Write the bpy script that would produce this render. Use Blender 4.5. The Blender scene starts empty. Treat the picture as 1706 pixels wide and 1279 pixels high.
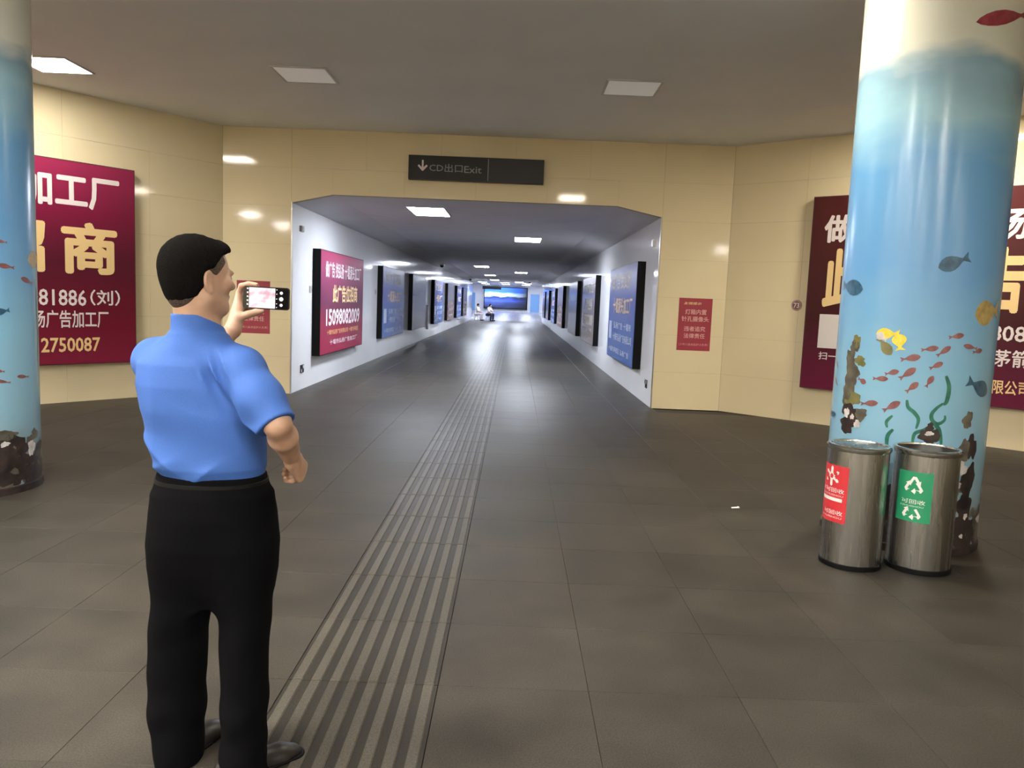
import bpy, bmesh, math, random
import numpy as np
from mathutils import Vector, Matrix

random.seed(7); np.random.seed(7)
SC = bpy.context.scene
COL = SC.collection

# ------------------------------------------------------------------ camera
F_PX, PITCH, ROLL, EYE = 1300.0, 6.04, 2.3, 1.56
cd = bpy.data.cameras.new('camera'); cam = bpy.data.objects.new('camera', cd); COL.objects.link(cam)
cd.sensor_width = 36.0; cd.lens = F_PX / 1706.0 * 36.0; cd.clip_start = .05; cd.clip_end = 400
RM = Matrix.Rotation(math.radians(90 - PITCH), 3, 'X') @ Matrix.Rotation(math.radians(ROLL), 3, 'Z')
cam.matrix_world = Matrix.Translation((0, 0, EYE)) @ RM.to_4x4()
SC.camera = cam

# ------------------------------------------------------------------ world and exposure
w = bpy.data.worlds.new('world'); SC.world = w; w.use_nodes = True
w.node_tree.nodes['Background'].inputs[0].default_value = (.6, .65, .75, 1)
w.node_tree.nodes['Background'].inputs[1].default_value = 0.0
SC.view_settings.view_transform = 'Standard'; SC.view_settings.look = 'None'
SC.view_settings.gamma = 1.0; SC.view_settings.use_curve_mapping = False
SC.view_settings.exposure = 0.0
HALL_POWER, TUNNEL_POWER, FAR_POWER = 205.0, 106.0, 40.0      # emission of the ceiling panels

# ------------------------------------------------------------------ pixel -> point helpers (a pixel is a direction; the surface gives the distance)
def ray(u, v):
    return RM @ Vector(((u - 853) / F_PX, -(v - 639.5) / F_PX, -1))
CAM = Vector((0, 0, EYE))
def atY(u, v, y): d = ray(u, v); return CAM + d * (y / d.y)
def atX(u, v, x): d = ray(u, v); return CAM + d * (x / d.x)
def atZ(u, v, z=0.0): d = ray(u, v); return CAM + d * ((z - EYE) / d.z)
def at_plane(u, v, p, n):
    d = ray(u, v); return CAM + d * ((p - CAM).dot(n) / d.dot(n))

# ------------------------------------------------------------------ materials
MATS = {}
def mat(name, col, rough=.5, metal=0.0, spec=.5, emit=None, estr=0.0, coat=0.0, coat_rough=.05):
    m = bpy.data.materials.new(name); m.use_nodes = True
    b = m.node_tree.nodes['Principled BSDF']
    b.inputs['Base Color'].default_value = (*col, 1); b.inputs['Roughness'].default_value = rough
    b.inputs['Metallic'].default_value = metal; b.inputs['Specular IOR Level'].default_value = spec
    b.inputs['Coat Weight'].default_value = coat; b.inputs['Coat Roughness'].default_value = coat_rough
    if emit: b.inputs['Emission Color'].default_value = (*emit, 1); b.inputs['Emission Strength'].default_value = estr
    MATS[name] = m; return m
def nodes(m): return m.node_tree.nodes, m.node_tree.links, m.node_tree.nodes['Principled BSDF']
def add_noise(m, scale, lo, hi, detail=4, coord='Object', bump=0.0, stretch=(1, 1, 1), rough=None, distort=0.0):
    """colour mottling of a surface between lo and hi, optional fine relief and gloss variation"""
    N, L, b = nodes(m)
    tc = N.new('ShaderNodeTexCoord'); mp = N.new('ShaderNodeMapping'); mp.inputs['Scale'].default_value = stretch
    if coord == 'World':
        g = N.new('ShaderNodeNewGeometry'); L.new(g.outputs['Position'], mp.inputs['Vector'])
    else: L.new(tc.outputs[coord], mp.inputs['Vector'])
    n = N.new('ShaderNodeTexNoise'); n.inputs['Scale'].default_value = scale; n.inputs['Detail'].default_value = detail
    n.inputs['Distortion'].default_value = distort
    L.new(mp.outputs[0], n.inputs['Vector'])
    r = N.new('ShaderNodeValToRGB'); r.color_ramp.elements[0].position = .3; r.color_ramp.elements[1].position = .7
    r.color_ramp.elements[0].color = (*lo, 1); r.color_ramp.elements[1].color = (*hi, 1)
    L.new(n.outputs[0], r.inputs[0]); L.new(r.outputs[0], b.inputs['Base Color'])
    if bump:
        bp = N.new('ShaderNodeBump'); bp.inputs['Strength'].default_value = bump; bp.inputs['Distance'].default_value = .01
        L.new(n.outputs[0], bp.inputs['Height']); L.new(bp.outputs[0], b.inputs['Normal'])
    if rough:
        mr = N.new('ShaderNodeMapRange'); mr.inputs['To Min'].default_value = rough[0]; mr.inputs['To Max'].default_value = rough[1]
        mr.inputs['From Min'].default_value = .3; mr.inputs['From Max'].default_value = .7
        L.new(n.outputs[0], mr.inputs['Value']); L.new(mr.outputs[0], b.inputs['Roughness'])
    return m

def granite(name, base, vary=.27, rough=(.52, .64)):
    """speckled honed granite: cloudy stains, fine speckle, per-tile tone, uneven gloss"""
    m = mat(name, base, .35, spec=.18); N, L, b = nodes(m)
    g = N.new('ShaderNodeNewGeometry'); oi = N.new('ShaderNodeObjectInfo')
    def noise(s, d, vec=None):
        n = N.new('ShaderNodeTexNoise'); n.inputs['Scale'].default_value = s; n.inputs['Detail'].default_value = d
        L.new(g.outputs['Position'], n.inputs['Vector']); return n
    big, mid, fine = noise(.8, 4), noise(3.2, 6), noise(160, 2)
    def rng(n, a, c, lo=.3, hi=.7):
        r = N.new('ShaderNodeMapRange'); r.inputs['From Min'].default_value = lo; r.inputs['From Max'].default_value = hi
        r.inputs['To Min'].default_value = a; r.inputs['To Max'].default_value = c
        L.new(n, r.inputs['Value']); return r.outputs[0]
    def mul(a, c):
        k = N.new('ShaderNodeMath'); k.operation = 'MULTIPLY'; L.new(a, k.inputs[0]); L.new(c, k.inputs[1]); return k.outputs[0]
    f = mul(rng(big.outputs[0], 1 - vary, 1 + vary, .2, .8), rng(mid.outputs[0], 1 - vary, 1 + vary, .2, .8))
    f = mul(f, rng(fine.outputs[0], .72, 1.28))
    f = mul(f, rng(oi.outputs['Random'], .93, 1.07, 0, 1))
    vm = N.new('ShaderNodeVectorMath'); vm.operation = 'SCALE'; vm.inputs[0].default_value = base
    L.new(f, vm.inputs['Scale']); L.new(vm.outputs[0], b.inputs['Base Color'])
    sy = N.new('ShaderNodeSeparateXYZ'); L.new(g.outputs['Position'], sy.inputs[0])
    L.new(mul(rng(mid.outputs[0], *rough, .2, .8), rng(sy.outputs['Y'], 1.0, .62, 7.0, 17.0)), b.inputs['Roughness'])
    return m

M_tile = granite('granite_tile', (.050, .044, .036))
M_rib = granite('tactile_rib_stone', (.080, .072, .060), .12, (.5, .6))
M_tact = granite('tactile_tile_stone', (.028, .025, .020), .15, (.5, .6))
M_grout = mat('dark_grout', (.05, .045, .04), .8)
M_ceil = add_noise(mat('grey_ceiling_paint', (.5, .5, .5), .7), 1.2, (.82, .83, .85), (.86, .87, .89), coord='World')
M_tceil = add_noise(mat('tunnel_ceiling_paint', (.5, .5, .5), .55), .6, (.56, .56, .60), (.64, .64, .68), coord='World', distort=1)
M_beige = add_noise(mat('cream_enamel_panel', (.7, .62, .42), .07, spec=.42), .8, (.80, .69, .47), (.84, .73, .50), coord='World')
M_joint = mat('panel_joint', (.4, .34, .24), .6)
M_white = add_noise(mat('white_enamel_panel', (.8, .8, .8), .09, spec=.45), .8, (.76, .76, .77), (.82, .82, .83), coord='World')
M_metal = mat('brushed_steel_trim', (.6, .58, .54), .28, 1.0)
M_black = mat('black_box_side', (.004, .004, .005), .5, spec=.12)
M_lampframe = mat('lamp_frame', (.6, .6, .6), .4)
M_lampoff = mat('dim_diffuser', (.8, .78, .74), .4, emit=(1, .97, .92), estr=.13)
def emitter(name, col, s): return mat(name, (.9, .9, .9), .5, emit=col, estr=s)
M_hall_fill = emitter('fill_diffuser', (1, .95, .86), HALL_POWER)
M_hall_front = emitter('soft_lit_diffuser', (1, .94, .82), HALL_POWER * .30)
M_hall_warm = emitter('warm_lit_diffuser', (1, .90, .72), HALL_POWER * .5)
M_tun_on = emitter('cool_lit_diffuser', (.83, .89, 1), TUNNEL_POWER)
M_far_on = emitter('far_lit_diffuser', (.72, .80, 1), FAR_POWER)
M_txt_w = mat('white_print', (.82, .74, .76), .4)
M_txt_y = mat('gold_print', (.86, .62, .30), .4)
M_txt_g = mat('grey_sign_print', (.28, .28, .30), .5)

# ------------------------------------------------------------------ mesh helpers
class MB:
    def __init__(s): s.v = []; s.f = []
    def quad(s, a, b, c, d):
        k = len(s.v); s.v += [tuple(a), tuple(b), tuple(c), tuple(d)]; s.f.append((k, k + 1, k + 2, k + 3)); return s
    def box(s, x0, x1, y0, y1, z0, z1, M=None):
        k = len(s.v)
        P = [(x, y, z) for z in (z0, z1) for y in (y0, y1) for x in (x0, x1)]
        if M is not None: P = [tuple(M @ Vector(p)) for p in P]
        s.v += P
        for f in ((0, 2, 3, 1), (4, 5, 7, 6), (0, 1, 5, 4), (2, 6, 7, 3), (0, 4, 6, 2), (1, 3, 7, 5)): s.f.append(tuple(k + i for i in f))
        return s
    def cbox(s, x0, x1, y0, y1, z0, z1, c, M=None):
        """box with a chamfered +z rim"""
        k = len(s.v)
        P = [(x, y, z0) for x, y in ((x0, y0), (x1, y0), (x1, y1), (x0, y1))] + [(x, y, z1 - c) for x, y in ((x0, y0), (x1, y0), (x1, y1), (x0, y1))] + \
            [(x, y, z1) for x, y in ((x0 + c, y0 + c), (x1 - c, y0 + c), (x1 - c, y1 - c), (x0 + c, y1 - c))]
        if M is not None: P = [tuple(M @ Vector(p)) for p in P]
        s.v += P
        s.f.append((k + 3, k + 2, k + 1, k)); s.f.append((k + 8, k + 9, k + 10, k + 11))
        for r in (0, 4):
            for i in range(4): j = (i + 1) % 4; s.f.append((k + r + i, k + r + j, k + r + 4 + j, k + r + 4 + i))
        return s
    def prism(s, pts, z0, z1, M=None):
        k = len(s.v); n = len(pts)
        P = [(x, y, z0) for x, y in pts] + [(x, y, z1) for x, y in pts]
        if M is not None: P = [tuple(M @ Vector(p)) for p in P]
        s.v += P; s.f.append(tuple(range(k + n - 1, k - 1, -1))); s.f.append(tuple(range(k + n, k + 2 * n)))
        for i in range(n): j = (i + 1) % n; s.f.append((k + i, k + j, k + n + j, k + n + i))
        return s
    def lathe(s, prof, n=32, M=None, closed=False):
        k = len(s.v); m = len(prof)
        for i in range(n):
            a = 2 * math.pi * i / n
            for r, z in prof:
                p = Vector((r * math.cos(a), r * math.sin(a), z)); s.v.append(tuple(M @ p if M is not None else p))
        for i in range(n):
            j = (i + 1) % n
            for q in range(m - (0 if closed else 1)):
                q2 = (q + 1) % m; s.f.append((k + i * m + q, k + j * m + q, k + j * m + q2, k + i * m + q2))
        return s
    def cyl(s, p0, p1, r0, r1=None, n=12):
        r1 = r0 if r1 is None else r1; p0 = Vector(p0); p1 = Vector(p1); d = p1 - p0; L = d.length
        M = Matrix.Translation(p0) @ d.to_track_quat('Z', 'Y').to_matrix().to_4x4()
        return s.lathe([(0.0001, 0), (r0, 0), (r1, L), (.0001, L)], n, M)
    def mesh(s, name, m=None, smooth=False):
        me = bpy.data.meshes.new(name); me.from_pydata(s.v, [], s.f); me.update()
        if m: me.materials.append(m)
        if smooth: me.polygons.foreach_set('use_smooth', [True] * len(me.polygons))
        return me
def link(name, me, parent=None, smooth_angle=None):
    o = bpy.data.objects.new(name, me); COL.objects.link(o)
    if parent: o.parent = parent
    if smooth_angle is not None and me: me.set_sharp_from_angle(angle=math.radians(smooth_angle))
    return o
def obj(name, mb, m, parent=None, smooth=False):
    return link(name, mb.mesh(name, m, smooth), parent, 35 if smooth else None)
def empty(name, loc=(0, 0, 0), rz=0.0):
    o = bpy.data.objects.new(name, None); COL.objects.link(o); o.location = loc; o.rotation_euler = (0, 0, rz); o.empty_display_size = .1; return o
def tag(o, label, cat, group=None):
    o['label'] = label; o['category'] = cat
    if group: o['group'] = group
    return o
def struct(o, label=None):
    o['kind'] = 'structure'
    if label: o['label'] = label
    return o
def copy_tree(o, parent=None):
    c = o.copy(); COL.objects.link(c); c.parent = parent
    for ch in list(o.children): copy_tree(ch, c)
    return c

# lettering: characters become flat meshes fitted into a given rectangle (local x right, z up, facing -y)
_dg = None
def text_mesh(s):
    cu = bpy.data.curves.new('lettering', 'FONT'); cu.body = s; cu.resolution_u = 2; cu.fill_mode = 'FRONT'
    ob = bpy.data.objects.new('lettering', cu); COL.objects.link(ob)
    dg = bpy.context.evaluated_depsgraph_get(); dg.update()
    me = bpy.data.meshes.new_from_object(ob.evaluated_get(dg))
    bpy.data.objects.remove(ob); bpy.data.curves.remove(cu)
    n = len(me.vertices); co = np.empty(n * 3, np.float32); me.vertices.foreach_get('co', co)
    fc = [tuple(p.vertices) for p in me.polygons]; bpy.data.meshes.remove(me)
    return co.reshape(-1, 3), fc
def lettering(s, x0, x1, z0, z1, y, m, parent, bold=.02, name='lettering', shear=0.0):
    """a line of characters fitted to a rectangle; heavy weights are thickened strokes"""
    co, fc = text_mesh(s); sh = [(0, 0)]
    if bold > 0: sh += [(bold, 0), (-bold, 0), (0, bold), (0, -bold), (bold * .7, bold * .7), (-bold * .7, -bold * .7), (bold * .7, -bold * .7), (-bold * .7, bold * .7)]
    allc, allf = [], []
    for k, (dx, dz) in enumerate(sh):
        c = co.copy(); c[:, 0] += dx; c[:, 1] += dz; c[:, 2] = -.00002 * k
        allf += [tuple(i + k * len(co) for i in f) for f in fc]; allc.append(c)
    co = np.concatenate(allc); mn, mx = co.min(0), co.max(0); sz = np.maximum(mx - mn, 1e-6); out = np.empty_like(co)
    tx = (co[:, 0] - mn[0]) / sz[0]; tz = (co[:, 1] - mn[1]) / sz[1]
    out[:, 0] = x0 + tx * (x1 - x0) + shear * tz * (z1 - z0); out[:, 2] = z0 + tz * (z1 - z0); out[:, 1] = y + co[:, 2]
    me = bpy.data.meshes.new(name); me.from_pydata(out.tolist(), [], allf); me.materials.append(m); me.update()
    return link(name, me, parent)
def glyph_row(chars, x0, w, pitch, z0, z1, y, m, parent, bold=.02):
    for k, c in enumerate(chars): lettering(c, x0 + k * pitch, x0 + k * pitch + w, z0, z1, y, m, parent, bold)

# ------------------------------------------------------------------ setting: plan of the place
TX0, TX1, WY, TEND, CEIL, TZ, SZ = -3.43, 2.16, 12.0, 62.0, 4.0, 3.05, 2.91
FEND = 120.0
FL0, FL1 = Vector((-4.48, WY, 0)), Vector((-10.0, WY - 5.52 * 1.30, 0))       # left slanting wall
FR0, FR1 = Vector((3.21, WY, 0)), Vector((10.0, WY - 6.79 * .88, 0))          # right slanting wall
BACK = -9.0

# floor: slab of grout, tiles proud of it
fl = MB(); fl.box(-10.2, 10.2, BACK, WY, -.2, -.012); fl.box(TX0, TX1, WY, TEND, -.2, -.012); fl.box(-9, 9, TEND, FEND, -.2, -.001)
floor = struct(obj('floor', fl, M_grout))
TS = .61; GX, GY = -.25, 3.63
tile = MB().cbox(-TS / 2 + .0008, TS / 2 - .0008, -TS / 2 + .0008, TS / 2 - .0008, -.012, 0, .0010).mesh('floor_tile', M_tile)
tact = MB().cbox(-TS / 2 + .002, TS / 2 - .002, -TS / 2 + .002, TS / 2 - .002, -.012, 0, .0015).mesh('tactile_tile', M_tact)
ribm = MB()
for k in range(8):
    x = -TS / 2 + TS / 8 * (k + .5)
    ribm.cbox(x - .021, x + .021, -TS / 2 + .003, TS / 2 - .003, 0, .005, .004)
rib_mesh = ribm.mesh('ribs', M_rib)
one_rib = MB().cbox(-.021, .021, -TS / 2 + .003, TS / 2 - .003, 0, .005, .004).mesh('rib', M_rib)
def inside(x, y):
    if y < BACK + .3: return False
    if y > WY - .1: return TX0 + .1 < x < TX1 - .1
    if x < FL0.x and y > FL0.y + (x - FL0.x) * (FL1.y - FL0.y) / (FL1.x - FL0.x) - .3: return False
    if x > FR0.x and y > FR0.y + (x - FR0.x) * (FR1.y - FR0.y) / (FR1.x - FR0.x) - .3: return False
    return abs(x) < 9.9
near, rest = [], []
for i in range(-18, 19):
    for j in range(-22, 98):
        x, y = GX + TS * (i + .5), GY + TS * (j + .5)
        if y > TEND - .1: continue
        if i == -1:
            if y > 1.2:
                t = link('tactile_tile', tact, floor); t.location = (x, y, 0)
                if y < 15:
                    for k in range(8): r = link('rib', one_rib, t); r.location.x = -TS / 2 + TS / 8 * (k + .5)
                else:
                    r = link('rib', rib_mesh, t); r['kind'] = 'stuff'
            else: rest.append((x, y))
            continue
        if y > WY - .35 and not (TX0 - .3 < x < TX1 + .3): continue
        if y <= WY - .35:
            if not inside(x, y): 
                # cut tiles along the slanting walls stay as grout-level strip: keep tile, it runs under the wall
                if abs(x) > 9.9 or y < BACK + .3: continue
                if not (inside(x - .35 if x > 0 else x + .35, y - .35)): continue
        vis = y > 1.7 and abs(x + .0) < .72 * y + .4
        (near if vis else rest).append((x, y))
near.sort(key=lambda p: p[0] ** 2 + p[1] ** 2)
rest += near[290:]; near = near[:290]
for x, y in near:
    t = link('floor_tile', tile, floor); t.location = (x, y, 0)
rb = MB()
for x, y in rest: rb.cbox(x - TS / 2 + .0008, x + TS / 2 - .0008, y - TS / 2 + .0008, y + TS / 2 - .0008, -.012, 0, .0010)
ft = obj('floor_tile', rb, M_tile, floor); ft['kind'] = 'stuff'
M_farfloor = granite('far_hall_floor', (.42, .40, .42), .1, (.3, .5))
fb = MB()
fb.box(-9, 9, TEND + .0, FEND, -.001, 0.0)
struct(obj('floor_far_hall', fb, M_farfloor))

# ceilings
ceiling = struct(obj('ceiling', MB().box(-10.3, 10.3, BACK - .2, WY + .0, CEIL, CEIL + .2), M_ceil))
tc = MB()
cx0, cx1 = TX0 + .61, TX1 - .67
for a, b in (((TX0 - .02, SZ), (cx0, TZ)), ((cx0, TZ), (cx1, TZ)), ((cx1, TZ), (TX1 + .02, SZ))):
    k = len(tc.v)
    tc.v += [(a[0], WY + .101, a[1]), (b[0], WY + .101, b[1]), (b[0], TEND, b[1]), (a[0], TEND, a[1]),
             (a[0], WY + .101, a[1] + .15), (b[0], WY + .101, b[1] + .15), (b[0], TEND, b[1] + .15), (a[0], TEND, a[1] + .15)]
    for f in ((0, 1, 2, 3), (7, 6, 5, 4), (0, 4, 5, 1), (1, 5, 6, 2), (2, 6, 7, 3), (3, 7, 4, 0)): tc.f.append(tuple(k + i for i in f))
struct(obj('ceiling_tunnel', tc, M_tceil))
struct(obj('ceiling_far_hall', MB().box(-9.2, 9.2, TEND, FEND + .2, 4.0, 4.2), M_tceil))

# walls
def slab_wall(name, p0, p1, m, thick=.25, z1=CEIL, panels=True, flip=False, label=None):
    """wall slab whose face runs p0->p1 (seen from the hall with p0 on the left), panels proud of it"""
    p0, p1 = Vector(p0), Vector(p1); d = (p1 - p0); L = d.length
    o = empty(name, p0, math.atan2(d.y, d.x)) if False else None
    mb = MB().box(0, L, .008, thick, 0, z1)
    o = link(name, mb.mesh(name, M_joint if panels else m)); o.location = p0; o.rotation_euler = (0, 0, math.atan2(d.y, d.x)); struct(o)
    if panels:
        add_panels(o, [(0, L, 0, z1)], m)
    return o
PANEL = {}
def add_panels(o, rects, m, pw=1.2, ph=.6):
    for x0, x1, z0, z1 in rects:
        nx = max(1, round((x1 - x0) / pw)); nz = max(1, round((z1 - z0) / ph)); ww, hh = (x1 - x0) / nx, (z1 - z0) / nz
        key = (round(ww, 4), round(hh, 4), m.name)
        if key not in PANEL:
            RX = Matrix.Rotation(math.radians(90), 4, 'X')
            PANEL[key] = MB().cbox(-ww / 2 + .0008, ww / 2 - .0008, -hh / 2 + .0008, hh / 2 - .0008, -.0079, 0, .0008, RX).mesh('wall_panel', m)
        for i in range(nx):
            for k in range(nz):
                c = link('wall_panel', PANEL[key], o); c.location = (x0 + ww * (i + .5), 0, z0 + hh * (k + .5))
wl = slab_wall('wall_left', FL1, FL0, M_beige)
wr = slab_wall('wall_right', FR0, FR1, M_beige)
slab_wall('wall_far_left', (-10, BACK, 0), FL1, M_beige, panels=False)
slab_wall('wall_far_right', FR1, (10, BACK, 0), M_beige, panels=False)
slab_wall('wall_back', (10, BACK, 0), (-10, BACK, 0), M_beige, panels=False)
# front wall with the tunnel mouth (sloping corners at its top)
x0, x1 = FL0.x, FR0.x
fw = MB()
Mf = Matrix.Translation((0, WY, 0)) @ Matrix.Rotation(math.radians(90), 4, 'X')   # (x, z, -depth)
def fprism(pts, dp=.10): fw.prism(pts, -dp, -.008, Mf)
fprism([(x0, 0), (TX0 - .2, 0), (TX0 - .2, CEIL), (x0, CEIL)]); fprism([(TX1 + .2, 0), (x1, 0), (x1, CEIL), (TX1 + .2, CEIL)])
fprism([(TX0 - .2, 0), (TX0, 0), (TX0, SZ), (TX0 - .2, SZ)], .0118); fprism([(TX1, 0), (TX1 + .2, 0), (TX1 + .2, SZ), (TX1, SZ)], .0118)
fprism([(TX0 - .2, SZ), (TX0, SZ), (TX0, CEIL), (TX0 - .2, CEIL)]); fprism([(TX1, SZ), (TX1 + .2, SZ), (TX1 + .2, CEIL), (TX1, CEIL)])
fprism([(TX0, SZ), (cx0, TZ), (cx0, CEIL), (TX0, CEIL)]); fprism([(cx1, TZ), (TX1, SZ), (TX1, CEIL), (cx1, CEIL)]); fprism([(cx0, TZ), (cx1, TZ), (cx1, CEIL), (cx0, CEIL)])
wf = struct(obj('wall_front', fw, M_joint))
def panel_poly(pts):
    o = obj('wall_panel', MB().prism(pts, -.0079, 0, Mf), M_beige, wf); return o
def panel_grid(xa, xb, za, zb, nx, nz):
    for i in range(nx):
        for k in range(nz):
            g = .0008; a, b = xa + (xb - xa) * i / nx + g, xa + (xb - xa) * (i + 1) / nx - g
            c, d = za + (zb - za) * k / nz + g, za + (zb - za) * (k + 1) / nz - g
            panel_poly([(a, c), (b, c), (b, d), (a, d)])
panel_grid(x0, TX0 - .012, 0, CEIL, 1, 7); panel_grid(TX1 + .012, x1, 0, CEIL, 1, 7)
zt = CEIL * 6 / 7
panel_poly([(TX0 - .01, SZ), (cx0, TZ), (cx0, zt), (TX0 - .01, zt)]); panel_poly([(cx1, TZ), (TX1 + .01, SZ), (TX1 + .01, zt), (cx1, zt)])
panel_grid(cx0, cx1, TZ, zt, 4, 1); panel_grid(TX0 - .01, TX1 + .01, zt, CEIL, 5, 1)
# tunnel side walls and far hall
def plain(name, *b): return struct(obj(name, MB().box(*b), M_white))
plain('wall_tunnel_left', TX0 - .2, TX0, WY + .012, TEND, 0, SZ)
plain('wall_tunnel_right', TX1, TX1 + .2, WY + .012, TEND, 0, SZ)
plain('wall_far_hall_left', -9.2, -9, TEND, FEND, 0, 4.0); plain('wall_far_hall_right', 9, 9.2, TEND, FEND, 0, 4.0)
plain('wall_far_end', -9.2, 9.2, FEND, FEND + .2, 0, 4.0)
ow = MB(); ow.box(-9, TX0 - .2, TEND - .2, TEND - .02, 0, 4.0); ow.box(TX1 + .2, 9, TEND - .2, TEND - .02, 0, 4.0); ow.box(TX0 - .2, TX1 + .2, TEND - .2, TEND - .02, TZ + .16, 4.0)
struct(obj('wall_far_mouth', ow, M_white))
# steel corner strips of the tunnel mouth
for n, xx in ((1, TX0), (2, TX1)):
    s = 1 if n == 2 else -1
    tm = MB(); tm.box(min(xx, xx + s * .010), max(xx, xx + s * .010), WY - .006, WY + .0, 0, SZ)
    tm.box(min(xx - s * .004, xx), max(xx - s * .004, xx), WY - .006, WY + .03, 0, SZ)
    struct(obj('trim_%d' % n, tm, M_metal))

# ------------------------------------------------------------------ ceiling lamps
def ceiling_lamp(x, y, z, wx, wy, m, label, group, name='ceiling_light'):
    t = empty(name, (x, y, z)); tag(t, label, 'ceiling light', group)
    fr = MB(); e = .025
    for a in ((-wx / 2, wx / 2, -wy / 2, -wy / 2 + e), (-wx / 2, wx / 2, wy / 2 - e, wy / 2), (-wx / 2, -wx / 2 + e, -wy / 2 + e, wy / 2 - e), (wx / 2 - e, wx / 2, -wy / 2 + e, wy / 2 - e)):
        fr.box(*a, -.014, 0)
    obj('frame', fr, M_lampframe, t)
    obj('diffuser', MB().box(-wx / 2 + e, wx / 2 - e, -wy / 2 + e, wy / 2 - e, -.010, 0), m, t)
    return t
LX = [-5.26, -2.46, 1.21, 4.85]
ceiling_lamp(-5.30, 9.08, CEIL, .62, .62, M_hall_front, 'lit square ceiling panel beside the mural column near the slanting wall', 'hall ceiling panels')
ceiling_lamp(-2.46, 9.08, CEIL, .62, .62, M_lampoff, 'dim square ceiling panel on the lit lamp\'s side of the exit sign', 'hall ceiling panels')
ceiling_lamp(1.21, 9.08, CEIL, .62, .62, M_lampoff, 'dim square ceiling panel on the waste bin side of the exit sign', 'hall ceiling panels')
ceiling_lamp(4.85, 9.0, CEIL, .62, .62, M_hall_warm, 'lit square ceiling panel behind the column with the bins', 'hall ceiling panels')
ceiling_lamp(1.21, 5.55, CEIL, .62, .62, M_hall_warm, 'lit square ceiling panel before the exit sign, level with the mural columns', 'hall ceiling panels')
for (x, y) in [(-8.3, 3.4), (-5.3, 2.05), (-2.46, 2.05), (-8.6, -1.45), (-5.3, -1.45), (-2.46, -1.45), (1.21, -1.45), (-8.6, -4.95), (-5.3, -4.95), (-2.46, -4.95), (1.21, -4.95), (4.85, -4.95), (-5.3, -8.3), (1.21, -8.3), (8.4, -8.3)]:  # unseen panels added behind the camera to fill the hall with light
    ceiling_lamp(x, y, CEIL, .62, .62, M_hall_fill, 'added square ceiling panel behind the photographer, unseen fill light for the hall', 'added fill panels out of view')
TL = ((716, 352), (880, 399), (799.5, 443.5), (812, 458), (820.6, 466), (867, 454), (864, 470))
for (u, v) in TL:
    p = atZ(u, v, TZ); x = -1.55 if u < 850 else .24
    row = [q for q in TL if (q[0] < 850) == (u < 850)]
    ceiling_lamp(x, min(p.y, 61.0), TZ, .66, 1.3, M_tun_on, '%s bright tunnel ceiling panel from the mouth, in the row on the %s side' % (['first', 'second', 'third', 'fourth', 'fifth'][row.index((u, v))], "man's" if u < 850 else "bins'"), 'tunnel ceiling panels')
for y in (70, 82, 94, 106, 116):
    for x in (-4.5, -1.5, 1.5, 4.5):
        ceiling_lamp(x, y, 4.0, 1.2, 1.2, M_far_on, 'bluish white ceiling panel in the hall beyond the tunnel', 'far hall ceiling panels')
# dome cameras on the tunnel ceiling
for (u, v) in ((728, 440), (778, 464), (882, 481)):
    p = atZ(u, v, 2.98 if u < 800 else 2.6)
    if p.y > 60: p = atY(u, v, 58)
    t = empty('dome_camera', (max(TX0 + .3, min(TX1 - .3, p.x)), p.y, TZ if TX0 + .61 < p.x < TX1 - .67 else TZ - .06))
    obj('mount', MB().lathe([(.001, 0), (.10, 0), (.10, -.05), (.001, -.05)], 20), M_lampframe, t, True)
    obj('dome', MB().lathe([(.085, -.05)] + [(.085 * math.cos(a), -.05 - .09 * math.sin(a)) for a in (.3, .6, .9, 1.2, 1.5)], 20), M_black, t, True)
    tag(t, {728: 'dark dome camera under the tunnel ceiling above the plum box', 778: 'dark dome camera over the last boxes on the man\'s side', 882: 'dark dome camera by the far mouth on the bins\' side'}[u], 'camera', 'dome cameras in the tunnel')

# ------------------------------------------------------------------ illuminated-box advertisements
def gradient_poster(name, stops, rough=.30, axis='Z', spec=.12):
    m = mat(name, stops[0][1], rough, spec=spec, coat=.0); N, L, b = nodes(m)
    tcn = N.new('ShaderNodeTexCoord'); sp = N.new('ShaderNodeSeparateXYZ'); L.new(tcn.outputs['Generated'], sp.inputs[0])
    ns = N.new('ShaderNodeTexNoise'); ns.inputs['Scale'].default_value = 1.2; ns.inputs['Detail'].default_value = 2
    L.new(tcn.outputs['Generated'], ns.inputs['Vector'])
    ad = N.new('ShaderNodeMath'); ad.operation = 'MULTIPLY_ADD'; ad.inputs[1].default_value = .35; L.new(ns.outputs[0], ad.inputs[0]); L.new(sp.outputs[axis], ad.inputs[2])
    sb = N.new('ShaderNodeMath'); sb.operation = 'SUBTRACT'; sb.inputs[1].default_value = .175; L.new(ad.outputs[0], sb.inputs[0])
    r = N.new('ShaderNodeValToRGB'); L.new(sb.outputs[0], r.inputs[0]); L.new(r.outputs[0], b.inputs['Base Color'])
    e = r.color_ramp.elements
    while len(e) < len(stops): e.new(.5)
    for k, (p, c) in enumerate(stops): e[k].position = p; e[k].color = (*c, 1)
    return m
RED = gradient_poster('crimson_poster', [(0, (.22, .018, .05)), (.25, (.16, .012, .03)), (.5, (.10, .012, .028)), (.75, (.20, .012, .05)), (1, (.30, .025, .085))])
RED2 = gradient_poster('maroon_poster', [(0, (.13, .012, .045)), (.35, (.055, .010, .014)), (.7, (.07, .016, .018)), (1, (.085, .018, .02))])
RED3 = gradient_poster('bright_crimson_poster', [(0, (.30, .02, .06)), (.3, (.24, .02, .055)), (.5, (.13, .025, .06)), (.75, (.22, .03, .09)), (1, (.34, .04, .11))], .3)
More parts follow.
